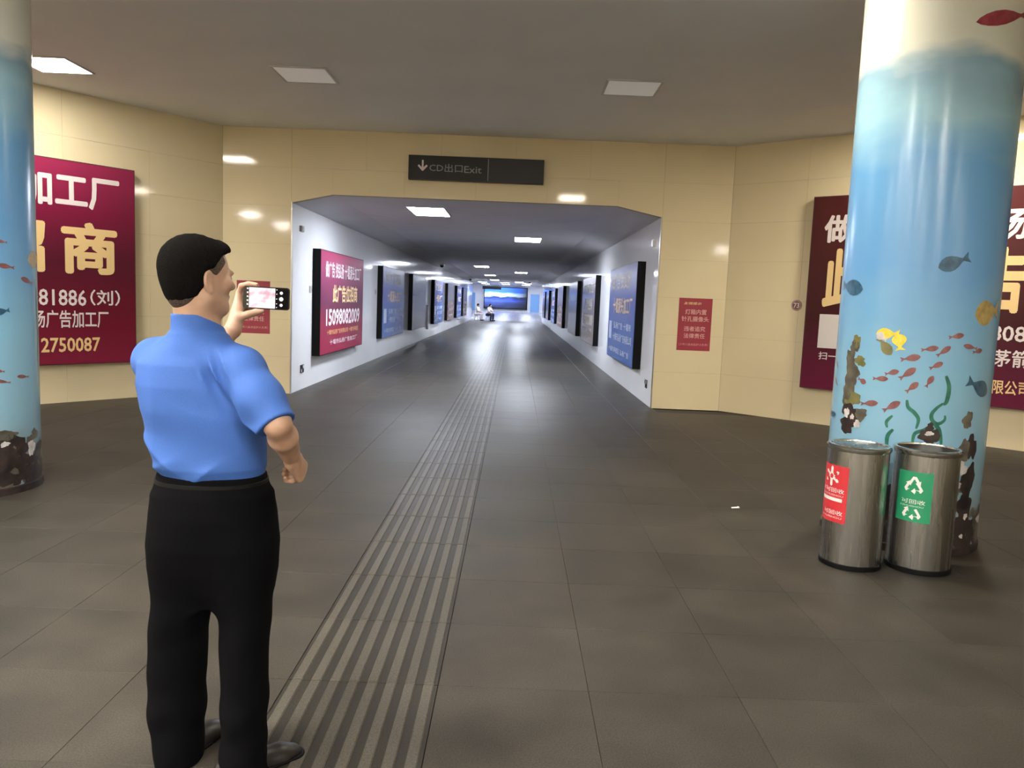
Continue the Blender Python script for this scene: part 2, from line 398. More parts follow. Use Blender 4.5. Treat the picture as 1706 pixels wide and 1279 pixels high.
BLUE = gradient_poster('blue_poster', [(0, (.03, .10, .36)), (.4, (.035, .09, .34)), (.7, (.07, .09, .33)), (1, (.16, .15, .36))], .25)
PLUM = gradient_poster('plum_poster', [(0, (.12, .09, .11)), (.5, (.15, .12, .17)), (1, (.22, .20, .30))], .2)
BROWN = gradient_poster('brown_poster', [(0, (.11, .05, .05)), (.5, (.10, .055, .06)), (1, (.17, .13, .20))], .2)
ROSE = gradient_poster('rose_poster', [(0, (.24, .12, .12)), (.4, (.30, .16, .17)), (.6, (.27, .22, .26)), (1, (.26, .24, .30))], .25)
SLATE = gradient_poster('slate_poster', [(0, (.16, .15, .19)), (.5, (.20, .20, .27)), (1, (.28, .28, .38))], .2)
M_txt_lb = mat('pale_blue_print', (.48, .56, .74), .4)
M_txt_c = mat('cream_print', (.62, .56, .46), .4)
M_txt_o = mat('orange_print', (.78, .42, .16), .4)
M_maroon_side = mat('maroon_box_side', (.075, .02, .022), .4)

def adbox(t, wd, z0, z1, dep, side, face, xoff=0.0):
    """case with a thin rim and a poster sheet; local x 0..wd, wall at y=0, face at y=-dep"""
    c = MB().box(xoff, xoff + wd, -dep + .004, -.001, z0, z1)
    obj('case', c, side, t)
    obj('poster', MB().box(xoff + .012, xoff + wd - .012, -dep, -dep + .006, z0 + .012, z1 - .012), face, t)

def wall_local(o, off):
    M = o.matrix_world.copy() if False else Matrix.Translation(o.location) @ o.rotation_euler.to_matrix().to_4x4()
    n = (M.to_3x3() @ Vector((0, -1, 0))); p = M @ Vector((0, -off, 0)); Mi = M.inverted()
    def f(u, v): q = Mi @ at_plane(u, v, p, n); return q.x, q.z
    return f
# big crimson box on the left slanting wall
T = .13
wlo = wall_local(wl, T)
xr, zt_ = wlo(224, 284); xr2, zb_ = wlo(228, 603); xr = (xr + xr2) / 2
W_L = 5.4
g1 = empty('advertising_lightbox', wl.location, wl.rotation_euler.z)
tag(g1, 'large crimson advertising box on the slanting cream wall beside the man', 'advertisement', 'large hall advertising boxes')
xr_local = xr
adbox(g1, W_L, zb_, zt_, T, M_maroon_side, RED, xr - W_L)
def px_text(o, f, s, u0, v0, u1, v1, m, n_vis=None, n_left=0, n_right=0, bold=.03, gap=None):
    """fit the visible characters between two image corners and continue the line to either side at the same pitch"""
    xa, za = f(u0, v0); xb, zb = f(u1, v1)
    _, zc = f(u0, v1); _, zd = f(u1, v0)
    z1, z0 = (za + zd) / 2, (zb + zc) / 2
    if n_vis:
        pitch = (xb - xa) / n_vis; xa -= pitch * n_left; xb += pitch * n_right
    return lettering(s, xa, xb, z0, z1, -T - .002, m, o, bold)
px_text(g1, wlo, '做广告 找弘扬 加工厂', 54, 288, 199, 348, M_txt_w, 3, 8.2, 0)
xa, za = wlo(101, 366); xb, zb = wlo(196, 462); xg = xa - wlo(76, 415)[0]
glyph_row('此广告位招商', xa - 5 * (xb - xa + xg), xb - xa, xb - xa + xg, zb + .02, za, -T - .002, M_txt_y, g1, .035)
px_text(g1, wlo, '15098081886', 66, 482, 144, 509, M_txt_w, 5, 6, 0, .015); px_text(g1, wlo, '（刘）', 150, 483, 200, 509, M_txt_w, None, 0, 0, .015)
px_text(g1, wlo, '弘扬广告加工厂', 76, 517, 181, 546, M_txt_w, 5, 2, 0, .015)
px_text(g1, wlo, '2750087', 68, 562, 167, 586, M_txt_y, None, 0, 0, .02)
# big maroon box on the right slanting wall, behind the mural column
wro = wall_local(wr, T)
xl, z1_ = wro(1355, 328); xl2, z0_ = wro(1333, 645)
W_R = 5.6; xl = (xl + xl2) / 2
g2 = empty('advertising_lightbox', wr.location, wr.rotation_euler.z)
tag(g2, 'large maroon advertising box half hidden behind the column with the bins', 'advertisement', 'large hall advertising boxes')
adbox(g2, W_R, z0_, z1_, T, M_maroon_side, RED2, xl)
px_text(g2, wro, '做广告 找弘扬', 1376, 352, 1712, 402, M_txt_w, None, 0, 0, .03)
glyph_row('此广告位招商', 1.50, .56, .915, wro(1395, 512)[1], wro(1395, 414)[1], -T - .002, M_txt_y, g2, .035)
xa, za = wro(1366, 523); xb, zb = wro(1408, 582); xb2 = xa + (za - zb)
obj('code_panel', MB().box(xa, xb2, -T - .003, -T, zb, za), mat('blank_white_print', (.72, .68, .68), .5), g2)
px_text(g2, wro, '扫一扫', 1364, 587, 1410, 600, M_txt_w, None, 0, 0, .01)
px_text(g2, wro, '15098081886', 1655, 543, 1712, 569, M_txt_w, 3, 4, 4, .015)
px_text(g2, wro, '十堰市茅箭区', 1655, 583, 1715, 612, M_txt_w, 2, 3, 1, .015)
px_text(g2, wro, '有限公司', 1652, 634, 1714, 658, M_txt_y, 3, 1, 0, .015)
# round number plate
xa, za = wall_local(wr, 0.0)(1327.5, 508.5)
pl = empty('number_plate', Matrix.Translation(wr.location) @ wr.rotation_euler.to_matrix().to_4x4() @ Vector((xa, 0, za)), wr.rotation_euler.z)
tag(pl, 'small round brown plate reading 73 beside the maroon advertisement', 'sign')
RXm = Matrix.Rotation(math.radians(90), 4, 'X')
obj('disc', MB().lathe([(.0005, .001), (.075, .001), (.075, .010), (.072, .012), (.0005, .012)], 28, RXm), mat('plate_brown', (.22, .08, .07), .4), pl, True)
obj('ring', MB().lathe([(.062, .012), (.066, .012), (.066, .0135), (.062, .0135)], 28, RXm, True), M_txt_w, pl, True)
lettering('73', -.042, .042, -.036, .036, -.014, M_txt_w, pl, .02)

# tunnel boxes: seven on each wall, 3.7 m long, standing off the wall
def tunnel_box(side, y_near, kind, label):
    """local frame: x to the right seen from inside the tunnel, wall at y=0"""
    WD, z0, z1, dep = 3.7, .50, 2.31, .14
    if side == 'L': t = empty('advertising_lightbox', (TX0, y_near, 0), math.radians(90))
    else: t = empty('advertising_lightbox', (TX1, y_near + WD, 0), math.radians(-90))
    tag(t, label, 'advertisement', 'tunnel advertising boxes')
    face = dict(red=RED3, blue=BLUE, plum=PLUM, brown=BROWN, rose=ROSE, slate=SLATE)[kind]
    adbox(t, WD, z0, z1, dep, M_black, face)
    key = kind
    H = z1 - z0; yy = -dep - .002
    def ln(s, a, b, c, d, m, bold=.02): lettering(s, a * WD, b * WD, z0 + c * H, z0 + d * H, yy, m, t, bold)
    if kind in ('red', 'brown'):
        w_, y_ = (M_txt_w, M_txt_y) if kind == 'red' else (M_txt_c, M_txt_c)
        ln('做广告 找弘扬 十堰源头加工厂', .09, .93, .745, .90, w_); ln('此广告位招商', .24, .83, .50, .68, y_ if kind == 'red' else M_txt_c, .03)
        ln('15098082009', .11, .90, .275, .44, w_, .03)
        ln('十堰市弘扬广告有限公司 十堰市茅箭区', .13, .87, .185, .235, M_txt_o if kind == 'red' else M_txt_c, .01)
        ln('十堰市弘扬广告加工厂', .19, .84, .085, .135, w_, .01)
    elif kind == 'blue':
        ln('做广告 找弘扬', .10, .80, .76, .93, M_txt_c); ln('十堰源头加工厂', .20, .90, .50, .67, mat_blue2, .03)
        obj('code_panel', MB().box(.06 * WD, .17 * WD, yy, yy + .002, z0 + .21 * H, z0 + .41 * H), M_txt_lb, t)
        ln('弘扬广告 十堰市', .26, .90, .335, .41, M_txt_lb, .015); ln('十堰市弘扬广告有限公司', .26, .93, .205, .29, M_txt_lb, .015)
        ln('十堰市茅箭区 弘扬广告', .08, .86, .07, .13, M_txt_lb, .01)
    elif kind == 'rose':
        ln('此广告位招商', .15, .85, .42, .52, M_txt_c); ln('15098082009', .15, .85, .25, .34, M_txt_c); ln('十堰市弘扬广告', .15, .85, .08, .16, M_txt_c)
    return t
mat_blue2 = mat('warm_cream_print', (.70, .52, .36), .4)
LY = [atX(u, 505, TX0).y for u in (520, 628, 680, 718, 741, 757, 768)]
RY = [atX(u, 520, TX1).y for u in (1072, 999, 967, 942, 928, 917, 910)]
LK = ['red', 'blue', 'plum', 'blue', 'rose', 'blue', 'rose']
RK = ['blue', 'brown', 'slate', 'rose', 'blue', 'slate', 'slate']
DESC = dict(red='crimson', blue='blue', plum='dark plum', brown='brown', rose='faded rose', slate='plain slate grey')
ORD = ['first', 'second', 'third', 'fourth', 'fifth', 'sixth', 'seventh']
for k in range(7):
    tunnel_box('L', LY[k], LK[k], '%s advertising box, %s from the tunnel mouth on the man\'s side' % (DESC[LK[k]], ORD[k]))
    tunnel_box('R', RY[k], RK[k], '%s advertising box, %s from the tunnel mouth on the bins\' side' % (DESC[RK[k]], ORD[k]))

# ------------------------------------------------------------------ exit sign over the tunnel mouth
pa, pb, pc = atY(681, 258, WY - .1), atY(907, 266, WY - .1), atY(905, 307, WY - .1)
sg = empty('exit_sign', (pa.x, WY, 0)); tag(sg, 'dark grey exit sign with a down arrow above the tunnel mouth', 'sign')
SW, s0, s1 = pb.x - pa.x, pc.z, (pa.z + pb.z) / 2; SH = s1 - s0
M_sign = mat('sign_charcoal', (.018, .018, .023), .45, spec=.3); M_sign2 = mat('sign_charcoal_panel', (.030, .030, .038), .4, spec=.3)
obj('case', MB().box(0, SW, -.10, -.001, s0, s1), M_sign, sg)
obj('face', MB().box(.012, SW * .585, -.104, -.10, s0 + .012, s1 - .012), M_sign, sg)
obj('face', MB().box(SW * .592, SW - .012, -.104, -.10, s0 + .012, s1 - .012), M_sign2, sg)
obj('divider', MB().box(SW * .586, SW * .591, -.106, -.10, s0 + .02, s1 - .02), M_txt_g, sg)
ar = MB(); ax, zc = SW * .105, s0 + SH * .52
for pts in ([(-.013, .01), (.013, .01), (.013, .13), (-.013, .13)], [(-.075, .045), (-.055, .065), (.010, -.002), (-.005, -.03)], [(.075, .045), (.055, .065), (-.010, -.002), (.005, -.03)]):
    ar.prism([(ax + x, zc - .03 + z) for x, z in (pts if pts[0][0] < 0 else pts[::-1])], .104, .107, Matrix.Rotation(math.radians(90), 4, 'X'))
obj('arrow', ar, M_txt_w, sg)
lettering('CD出口', SW * .155, SW * .40, s0 + SH * .34, s0 + SH * .68, -.1055, M_txt_g, sg, .005)
lettering('Exit', SW * .412, SW * .54, s0 + SH * .34, s0 + SH * .62, -.1055, M_txt_g, sg, .005)

# ------------------------------------------------------------------ red notices on the front wall
M_notice = add_noise(mat('red_notice', (.36, .03, .06), .5), 3, (.33, .03, .055), (.38, .035, .065))
M_notice_p = mat('pink_print', (.74, .42, .42), .5)
for (u0, v0, u1, v1, lab) in ((1130, 497, 1184, 585, 'red notice with pink lettering on the front wall next to the blue tunnel box'),
                              (394, 470, 450, 556, 'red notice on the front wall partly hidden by the raised phone')):
    a, b = atY(u0 - 2, v0, WY), atY(u1 - 2, v1, WY); a.x, b.x = atY((u0 + u1) / 2, 540, WY).x - .255, atY((u0 + u1) / 2, 540, WY).x + .255
    W_, H_ = b.x - a.x, .80
    n = empty('notice', (a.x, WY, b.z)); tag(n, lab, 'notice', 'red wall notices')
    obj('sheet', MB().box(0, W_, -.003, -.0005, 0, H_), M_notice, n)
    def L(s, a_, b_, c_, d_, m=M_notice_p, bold=.015, sh=0): lettering(s, a_ * W_, b_ * W_, c_ * H_, d_ * H_, -.0045, m, n, bold, shear=sh)
    L('友情提示', .14, .66, .875, .925, M_txt_y, .01, .3)
    L('灯箱内置', .20, .84, .69, .79); L('针孔摄像头', .10, .92, .555, .655); L('违者追究', .19, .83, .37, .465); L('法律责任', .19, .83, .235, .33)
    L('（少年儿童由监护人负责）', .06, .94, .095, .14, bold=.0)

# sockets, small boxes and plates on the tunnel walls next to the mouth
M_sock = mat('black_socket', (.015, .015, .016), .35)
def wall_gadget(name, u, v, side, wx, hz, dep, m, label, cat, holes=False):
    X = TX0 if side == 'L' else TX1
    p = atX(u, v, X); t = empty(name, p, math.radians(90 if side == 'L' else -90))
    obj('plate', MB().box(-wx / 2, wx / 2, -dep, -.0005, -hz / 2, hz / 2), m, t)
    if holes:
        for sx in (-1, 1):
            for sz in (-1, 1): obj('module', MB().box(sx * wx * .25 - .022, sx * wx * .25 + .022, -dep - .004, -dep, sz * hz * .23 - .022, sz * hz * .23 + .022), M_lampframe if sx * sz > 0 else M_black, t)
    else:
        obj('cover', MB().cbox(-wx * .4, wx * .4, -hz * .4, hz * .4, dep, dep + .006, .004, Matrix.Rotation(math.radians(90), 4, 'X')), m, t)
    tag(t, label, cat); return t
wall_gadget('floor_socket', 502.5, 614, 'L', .19, .13, .012, M_sock, 'black socket plate low on the tunnel wall under the crimson box', 'socket', True)
wall_gadget('floor_socket', 1076.5, 639, 'R', .19, .13, .012, M_sock, 'black socket plate low on the tunnel wall under the blue box', 'socket', True)
M_gadg = mat('grey_plastic_gadget', (.30, .28, .28), .5)
wall_gadget('junction_box', 501, 381, 'L', .14, .09, .04, M_gadg, 'small grey junction box high on the tunnel wall', 'box')
wall_gadget('emergency_lamp', 1091, 405, 'R', .12, .11, .04, mat('white_plastic', (.8, .8, .82), .3), 'small white emergency lamp high on the tunnel wall', 'lamp')
for u, v in ((516.5, 482), (625.5, 486)):
    wall_gadget('number_plate', u, v, 'L', .12, .12, .006, M_gadg, 'small grey number plate on the tunnel wall before %s' % ('the crimson box' if u < 600 else 'a blue box'), 'sign')

# ------------------------------------------------------------------ far hall: screen, hanging sign, doors
def far(u, v): return atY(u, v, FEND)
a, b = far(808, 478), far(877, 515)
sw, sh = b.x - a.x, a.z - b.z
t = empty('video_wall', (a.x, FEND, b.z)); tag(t, 'large video screen showing a blue seascape at the tunnel\'s end', 'screen')
obj('case', MB().box(-.1, sw + .1, -.25, -.001, -.1, sh + .1), M_black, t)
ms = mat('screen_seascape', (.01, .01, .012), .3); N, Lk, bb = nodes(ms)
tcn = N.new('ShaderNodeTexCoord'); sp = N.new('ShaderNodeSeparateXYZ'); Lk.new(tcn.outputs['Generated'], sp.inputs[0])
ns = N.new('ShaderNodeTexNoise'); ns.inputs['Scale'].default_value = 3; mp = N.new('ShaderNodeMapping'); mp.inputs['Scale'].default_value = (1, 1, 2.2)
Lk.new(tcn.outputs['Generated'], mp.inputs[0]); Lk.new(mp.outputs[0], ns.inputs['Vector'])
ma = N.new('ShaderNodeMath'); ma.operation = 'MULTIPLY_ADD'; ma.inputs[1].default_value = .30; Lk.new(ns.outputs[0], ma.inputs[0]); Lk.new(sp.outputs['Z'], ma.inputs[2])
cr = N.new('ShaderNodeValToRGB'); e = cr.color_ramp.elements
for k, (p_, c_) in enumerate([(.15, (.004, .006, .015)), (.40, (.03, .05, .20)), (.55, (.05, .10, .62)), (.68, (.008, .015, .10)), (.78, (.5, .7, 1)), (.95, (.04, .16, .9))]):
    el = e[k] if k < 2 else e.new(p_); el.position = p_; el.color = (*c_, 1)
Lk.new(ma.outputs[0], cr.inputs[0])
fx = N.new('ShaderNodeMapRange'); fx.inputs['From Min'].default_value = .35; fx.inputs['From Max'].default_value = 1.0; fx.inputs['To Min'].default_value = 3.5; fx.inputs['To Max'].default_value = .05
Lk.new(sp.outputs['X'], fx.inputs['Value']); Lk.new(cr.outputs[0], bb.inputs['Emission Color']); Lk.new(fx.outputs[0], bb.inputs['Emission Strength'])
obj('screen', MB().box(0, sw, -.27, -.25, 0, sh), ms, t)
a, b = atY(804, 476, 60.5), atY(835, 482.5, 60.5)
t = empty('hanging_sign', (a.x, 60.5, 0)); tag(t, 'dark hanging sign across the tunnel\'s far mouth', 'sign')
obj('panel', MB().box(0, b.x - a.x, -.04, .04, b.z, a.z), M_sign, t)
for q in (.15, .85): obj('hanger', MB().cyl(((b.x - a.x) * q, 0, a.z - .01), ((b.x - a.x) * q, 0, TZ), .012), M_metal, t)
M_door = mat('pale_blue_door', (.22, .42, .72), .4)
for u0, v0, u1, v1, lab in ((785, 487, 791, 517, 'pale blue door beside the video screen above the seated people'), (884, 490, 898, 517, 'pale blue grey door beyond the video screen')):
    a, b = far(u0, v0), far(u1, v1)
    d = empty('door_%d' % (1 if u0 < 800 else 2), (a.x, FEND, 0)); struct(d, lab)
    obj('leaf', MB().box(0, b.x - a.x, -.06, -.001, 0, a.z), M_door, d); obj('handle', MB().box(.12, .16, -.12, -.06, 1.0, 1.2), M_metal, d)

# a slim white conduit cover between two of the boxes
p = atX(711, 527, TX0)
t = empty('conduit_cover', (TX0, p.y, 0), math.radians(90)); tag(t, 'slim white conduit cover on the tunnel wall after the plum box', 'cover')
obj('channel', MB().box(-.10, .10, -.06, -.001, .35, 1.25), mat('white_conduit', (.8, .78, .82), .3), t); obj('cap', MB().box(-.11, .11, -.07, -.001, 1.25, 1.29), M_white, t)

# ------------------------------------------------------------------ mural columns
CR = .5
def mural_material():
    m = mat('underwater_mural', (.35, .6, .78), .22, spec=.5); N, L, b = nodes(m)
    g = N.new('ShaderNodeNewGeometry'); sp = N.new('ShaderNodeSeparateXYZ'); L.new(g.outputs['Position'], sp.inputs[0])
    n = N.new('ShaderNodeTexNoise'); n.inputs['Scale'].default_value = 1.6; n.inputs['Detail'].default_value = 3
    mp = N.new('ShaderNodeMapping'); mp.inputs['Scale'].default_value = (1, 1, 2.2); L.new(g.outputs['Position'], mp.inputs[0]); L.new(mp.outputs[0], n.inputs['Vector'])
    a = N.new('ShaderNodeMath'); a.operation = 'MULTIPLY_ADD'; a.inputs[1].default_value = .5; L.new(n.outputs[0], a.inputs[0]); L.new(sp.outputs['Z'], a.inputs[2])
    d = N.new('ShaderNodeMath'); d.operation = 'DIVIDE'; d.inputs[1].default_value = 4.5; L.new(a.outputs[0], d.inputs[0])
    r = N.new('ShaderNodeValToRGB'); L.new(d.outputs[0], r.inputs[0]); L.new(r.outputs[0], b.inputs['Base Color'])
    e = r.color_ramp.elements
    st = [(0, (.12, .14, .16)), (.12, (.22, .32, .38)), (.20, (.24, .44, .60)), (.32, (.22, .46, .66)), (.48, (.13, .34, .66)), (.62, (.13, .34, .64)), (.70, (.30, .51, .64)), (.745, (.23, .37, .48)), (.775, (.66, .68, .62)), (1, (.80, .76, .66))]
    while len(e) < len(st): e.new(.5)
    for k, (p, c) in enumerate(st): e[k].position = p; e[k].color = (*c, 1)
    return m
M_mural = mural_material()
def printm(name, c1, c2, s=25): return add_noise(mat(name, c1, .3), s, c1, c2)
P = dict(red=printm('print_fish_red', (.17, .06, .07), (.28, .12, .12)), blue=printm('print_fish_blue', (.015, .06, .13), (.04, .14, .24)),
         gold=printm('print_fish_gold', (.30, .22, .07), (.55, .40, .15)), yellow=printm('print_fish_yellow', (.75, .56, .03), (.9, .72, .10)),
         weed=printm('print_weed', (.01, .10, .08), (.03, .20, .13)), rock=printm('print_rock', (.05, .05, .045), (.16, .14, .11), 12),
         dark=printm('print_dark_rock', (.012, .010, .012), (.05, .035, .035), 12), pale=printm('print_pale_coral', (.45, .42, .44), (.7, .68, .68), 20),
         moss=printm('print_moss', (.12, .13, .05), (.22, .20, .09), 14), crim=printm('print_crimson_fish', (.20, .02, .04), (.32, .05, .07)))
class Column:
    def __init__(s, cx, cy, label):
        s.c = Vector((cx, cy, 0)); s.root = empty('mural_column', s.c); tag(s.root, label, 'column', 'mural columns')
        prof = [(CR, 0.0)] + [(CR, CEIL * k / 12) for k in range(1, 13)]
        obj('shaft', MB().lathe(prof, 72), M_mural, s.root, True)
        obj('base_ring', MB().lathe([(CR, 0), (CR + .012, 0), (CR + .012, .05), (CR, .055)], 72), P['dark'], s.root, True)
        s.a0 = math.atan2(-cy, -cx); s.layer = 0
    def hit(s, u, v):
        d = ray(u, v); ox, oy = CAM.x - s.c.x, CAM.y - s.c.y
        A = d.x ** 2 + d.y ** 2; B = ox * d.x + oy * d.y; C = ox * ox + oy * oy - CR * CR; D = B * B - A * C
        t = (-B - math.sqrt(max(D, 0))) / A; p = CAM + d * t
        a = math.atan2(p.y - s.c.y, p.x - s.c.x) - s.a0; a = (a + math.pi) % (2 * math.pi) - math.pi
        return a * CR, p.z
    def put(s, name, rows, m, off):
        """rows of (s,z) points, wrapped on the shaft"""
        v = []; f = []; n = len(rows[0])
        for r in rows:
            for (q, z) in r:
                a = s.a0 + q / CR; v.append(((CR + off) * math.cos(a), (CR + off) * math.sin(a), z))
        for i in range(len(rows) - 1):
            for k in range(n - 1): f.append((i * n + k, (i + 1) * n + k, (i + 1) * n + k + 1, i * n + k + 1))
        me = bpy.data.meshes.new(name); me.from_pydata(v, [], f); me.materials.append(m); me.update()
        return link(name, me, s.root)
    def fish(s, hu, hv, tu, tv, wpx, col, off=.0022, belly=0.0):
        h = s.hit(hu, hv); t = s.hit(tu, tv); L = math.hypot(t[0] - h[0], t[1] - h[1]); dx, dz = (t[0] - h[0]) / L, (t[1] - h[1]) / L
        wz = wpx * 5.3 / F_PX / 2; rows = []
        prof = [(0, .02), (.06, .45), (.16, .8), (.3, 1), (.45, .95), (.6, .65), (.72, .3), (.78, .2), (.88, .45), (1.0, .75)]
        for q, wv in prof:
            c = (h[0] + dx * L * q, h[1] + dz * L * q); ww = wz * wv
            fork = .06 * L if q == 1.0 else 0
            rows.append([(c[0] - dz * ww * k + (-dx * fork if k == 0 else 0), c[1] + dx * ww * (k - belly * (1 - abs(k))) + (-dz * fork if k == 0 else 0)) for k in (-1, 0, 1)])
        return s.put('fish', rows, P[col], off)
    def weed(s, pts, wpx, col='weed', off=.0018):
        Q = [s.hit(*p) for p in pts]; rows = []; n = len(Q)
        S = []
        for i in range(n - 1):
            p0, p1, p2, p3 = Q[max(i - 1, 0)], Q[i], Q[i + 1], Q[min(i + 2, n - 1)]
            for k in range(6):
                t = k / 6; S.append(tuple(.5 * (2 * p1[j] + (p2[j] - p0[j]) * t + (2 * p0[j] - 5 * p1[j] + 4 * p2[j] - p3[j]) * t * t + (3 * p1[j] - p0[j] - 3 * p2[j] + p3[j]) * t ** 3) for j in (0, 1)))
        S.append(Q[-1]); m = len(S)
        for i, q in enumerate(S):
            a, b = S[max(i - 1, 0)], S[min(i + 1, m - 1)]; l = math.hypot(b[0] - a[0], b[1] - a[1]) or 1
            nx, nz = -(b[1] - a[1]) / l, (b[0] - a[0]) / l; ww = wpx * 5.3 / F_PX / 2 * math.sin(math.pi * (.12 + .80 * i / (m - 1))) ** .6
            rows.append([(q[0] - nx * ww, q[1] - nz * ww), (q[0] + nx * ww, q[1] + nz * ww)])
        return s.put('seaweed', rows, P[col], off)
    def blob(s, q, z, rx, rz, col, off, name='rock', rough=.25):
        ph = [random.uniform(0, 6.28) for _ in range(4)]; rows = []; N = 26
        ring = []
        for i in range(N + 1):
            a = 2 * math.pi * (i % N) / N
            r = 1 + rough * (.5 * math.sin(2 * a + ph[0]) + .5 * math.sin(3 * a + ph[1]) + .4 * math.sin(5 * a + ph[2]) + .35 * math.sin(8 * a + ph[3]))
            ring.append((math.cos(a) * r, math.sin(a) * r))
        for (cx, cz) in ring:
            rows.append([(q + rx * cx * k, max(.056, z + rz * cz * k)) for k in (0.001, .35, .7, 1)])
        return s.put(name, rows, P[col], off)
    def blob_px(s, u, v, ru, rv, col, off, name='rock', rough=.25):
        q, z = s.hit(u, v); k = 5.2 / F_PX; return s.blob(q, z, ru * k, rv * k, col, off, name, rough)
cR = Column(2.82, 5.52, 'round column with blue fish mural standing behind two steel bins')
cL = Column(-4.12, 5.80, 'round column with blue fish mural at the lit lamp, no bins beside it')
for c in (cR, cL):
    rnd = random.Random(5 if c is cR else 9)
    for k in range(34):
        q = -math.pi * CR + 2 * math.pi * CR * (k + rnd.random() * .6) / 34
        c.blob(q, rnd.uniform(.06, .22), rnd.uniform(.06, .11), rnd.uniform(.08, .20), 'dark' if rnd.random() < .75 else 'rock', .0008 + .0001 * (k % 5))
    for k in range(26):
        q = -math.pi * CR + 2 * math.pi * CR * (k + rnd.random()) / 26
        c.blob(q, rnd.uniform(.15, .42), rnd.uniform(.02, .05), rnd.uniform(.02, .05), rnd.choice(['dark', 'rock', 'rock', 'pale']), .0014 + .0001 * (k % 4))
# right column, fish by fish
for a in [(1563, 446, 1616, 428, 24, 'blue'), (1438, 482, 1405, 474, 27, 'blue'), (1624, 524, 1662, 516, 40, 'gold'), (1626, 37, 1712, 26, 22, 'crim'), (1644, 654, 1611, 634, 26, 'blue'),
          (1606, 558, 1580, 562, 9, 'red'), (1564, 579, 1534, 583, 9, 'red'), (1584, 577, 1560, 593, 9, 'red'), (1605, 575, 1628, 581, 8, 'red'), (1636, 583, 1620, 587, 8, 'red'),
          (1534, 594, 1500, 599, 11, 'red'), (1526, 613, 1498, 631, 11, 'red'), (1571, 604, 1548, 614, 9, 'red'), (1498, 618, 1474, 623, 9, 'red'), (1480, 631, 1454, 630, 9, 'red'),
          (1555, 626, 1542, 645, 9, 'red'), (1530, 637, 1509, 653, 10, 'red'), (1463, 671, 1434, 672, 10, 'red'), (1500, 669, 1471, 684, 11, 'red'), (1443, 638, 1430, 630, 9, 'red'),
          (1393, 690, 1382, 688, 10, 'blue'), (1396, 575, 1395, 588, 5, 'red'), (1394, 600, 1397, 613, 5, 'red'), (1392, 628, 1396, 642, 5, 'red')]:
    cR.fish(*a)
cR.fish(1460, 556, 1500, 556, 19, 'yellow', .0022); cR.fish(1497, 556, 1500, 584, 22, 'yellow', .0024); cR.fish(1485, 591, 1464, 562, 17, 'moss', .0020); cR.fish(1461, 556, 1478, 566, 13, 'pale', .0026)
for pts, wv in (([(1576, 626), (1581, 645), (1577, 668), (1571, 674)], 7), ([(1571, 672), (1560, 680), (1552, 690), (1553, 700), (1562, 706), (1573, 700), (1574, 692)], 6), ([(1554, 703), (1564, 716), (1568, 740)], 7),
               ([(1511, 666), (1513, 678), (1524, 688), (1530, 699), (1526, 714)], 6), ([(1553, 706), (1540, 716), (1524, 722), (1520, 738)], 6), ([(1487, 692), (1477, 702), (1478, 712)], 5), ([(1488, 715), (1478, 728), (1478, 760)], 6)):
    cR.weed(pts, wv)
for b in [(1428, 568, 9, 10, 'moss'), (1424, 578, 10, 12, 'rock'), (1417, 598, 12, 16, 'rock'), (1433, 601, 11, 9, 'moss'), (1420, 622, 16, 20, 'rock'), (1414, 644, 15, 20, 'rock'), (1419, 664, 17, 14, 'moss'), (1410, 662, 12, 16, 'rock')]:
    cR.blob_px(*b, .0012 + .00012 * (b[1] % 5), 'coral')
for b in [(1418, 690, 22, 18, 'dark'), (1412, 706, 18, 16, 'dark'), (1434, 690, 12, 10, 'rock'), (1411, 687, 6, 9, 'pale'), (1420, 694, 4, 5, 'pale'), (1428, 706, 7, 6, 'pale'),
          (1549, 727, 15, 13, 'dark'), (1549, 712, 6, 8, 'dark'), (1548, 722, 6, 4, 'pale'), (1612, 700, 10, 14, 'rock'), (1604, 752, 14, 18, 'rock'), (1618, 745, 12, 22, 'dark'), (1600, 780, 12, 13, 'pale'), (1612, 800, 16, 28, 'dark'), (1596, 812, 10, 14, 'rock'), (1596, 808, 5, 6, 'pale'),
          (1606, 850, 18, 30, 'dark'), (1598, 885, 16, 24, 'dark'), (1612, 905, 10, 12, 'dark'), (1607, 860, 5, 5, 'pale'), (1600, 893, 4, 4, 'pale')]:
    cR.blob_px(*b, .0020 + .0002 * (b[0] % 5) + (.0012 if b[4] == 'pale' else 0))
# left column
for a in [(-8, 400, 12, 404, 6, 'red'), (-4, 441, 24, 446, 9, 'red'), (34, 463, 54, 472, 10, 'red'), (-10, 521, 16, 516, 12, 'blue'), (46, 433, 62, 430, 32, 'gold'), (-8, 617, 8, 619, 6, 'red'), (28, 627, 48, 627, 7, 'red'), (-8, 634, 18, 637, 6, 'red')]:
    cL.fish(*a)
cL.weed([(60, 480), (61, 520), (63, 560), (63, 600), (66, 640)], 5)
for b in [(20, 745, 40, 22, 'dark'), (52, 745, 10, 16, 'pale'), (58, 722, 12, 10, 'rock'), (10, 725, 20, 10, 'rock'), (40, 775, 40, 26, 'dark'), (10, 785, 40, 24, 'dark'), (60, 790, 20, 24, 'dark'), (8, 740, 8, 5, 'pale'), (25, 785, 8, 6, 'rock')]:
    cL.blob_px(*b, .0020 + .0002 * (b[0] % 5) + (.0012 if b[4] == 'pale' else 0))

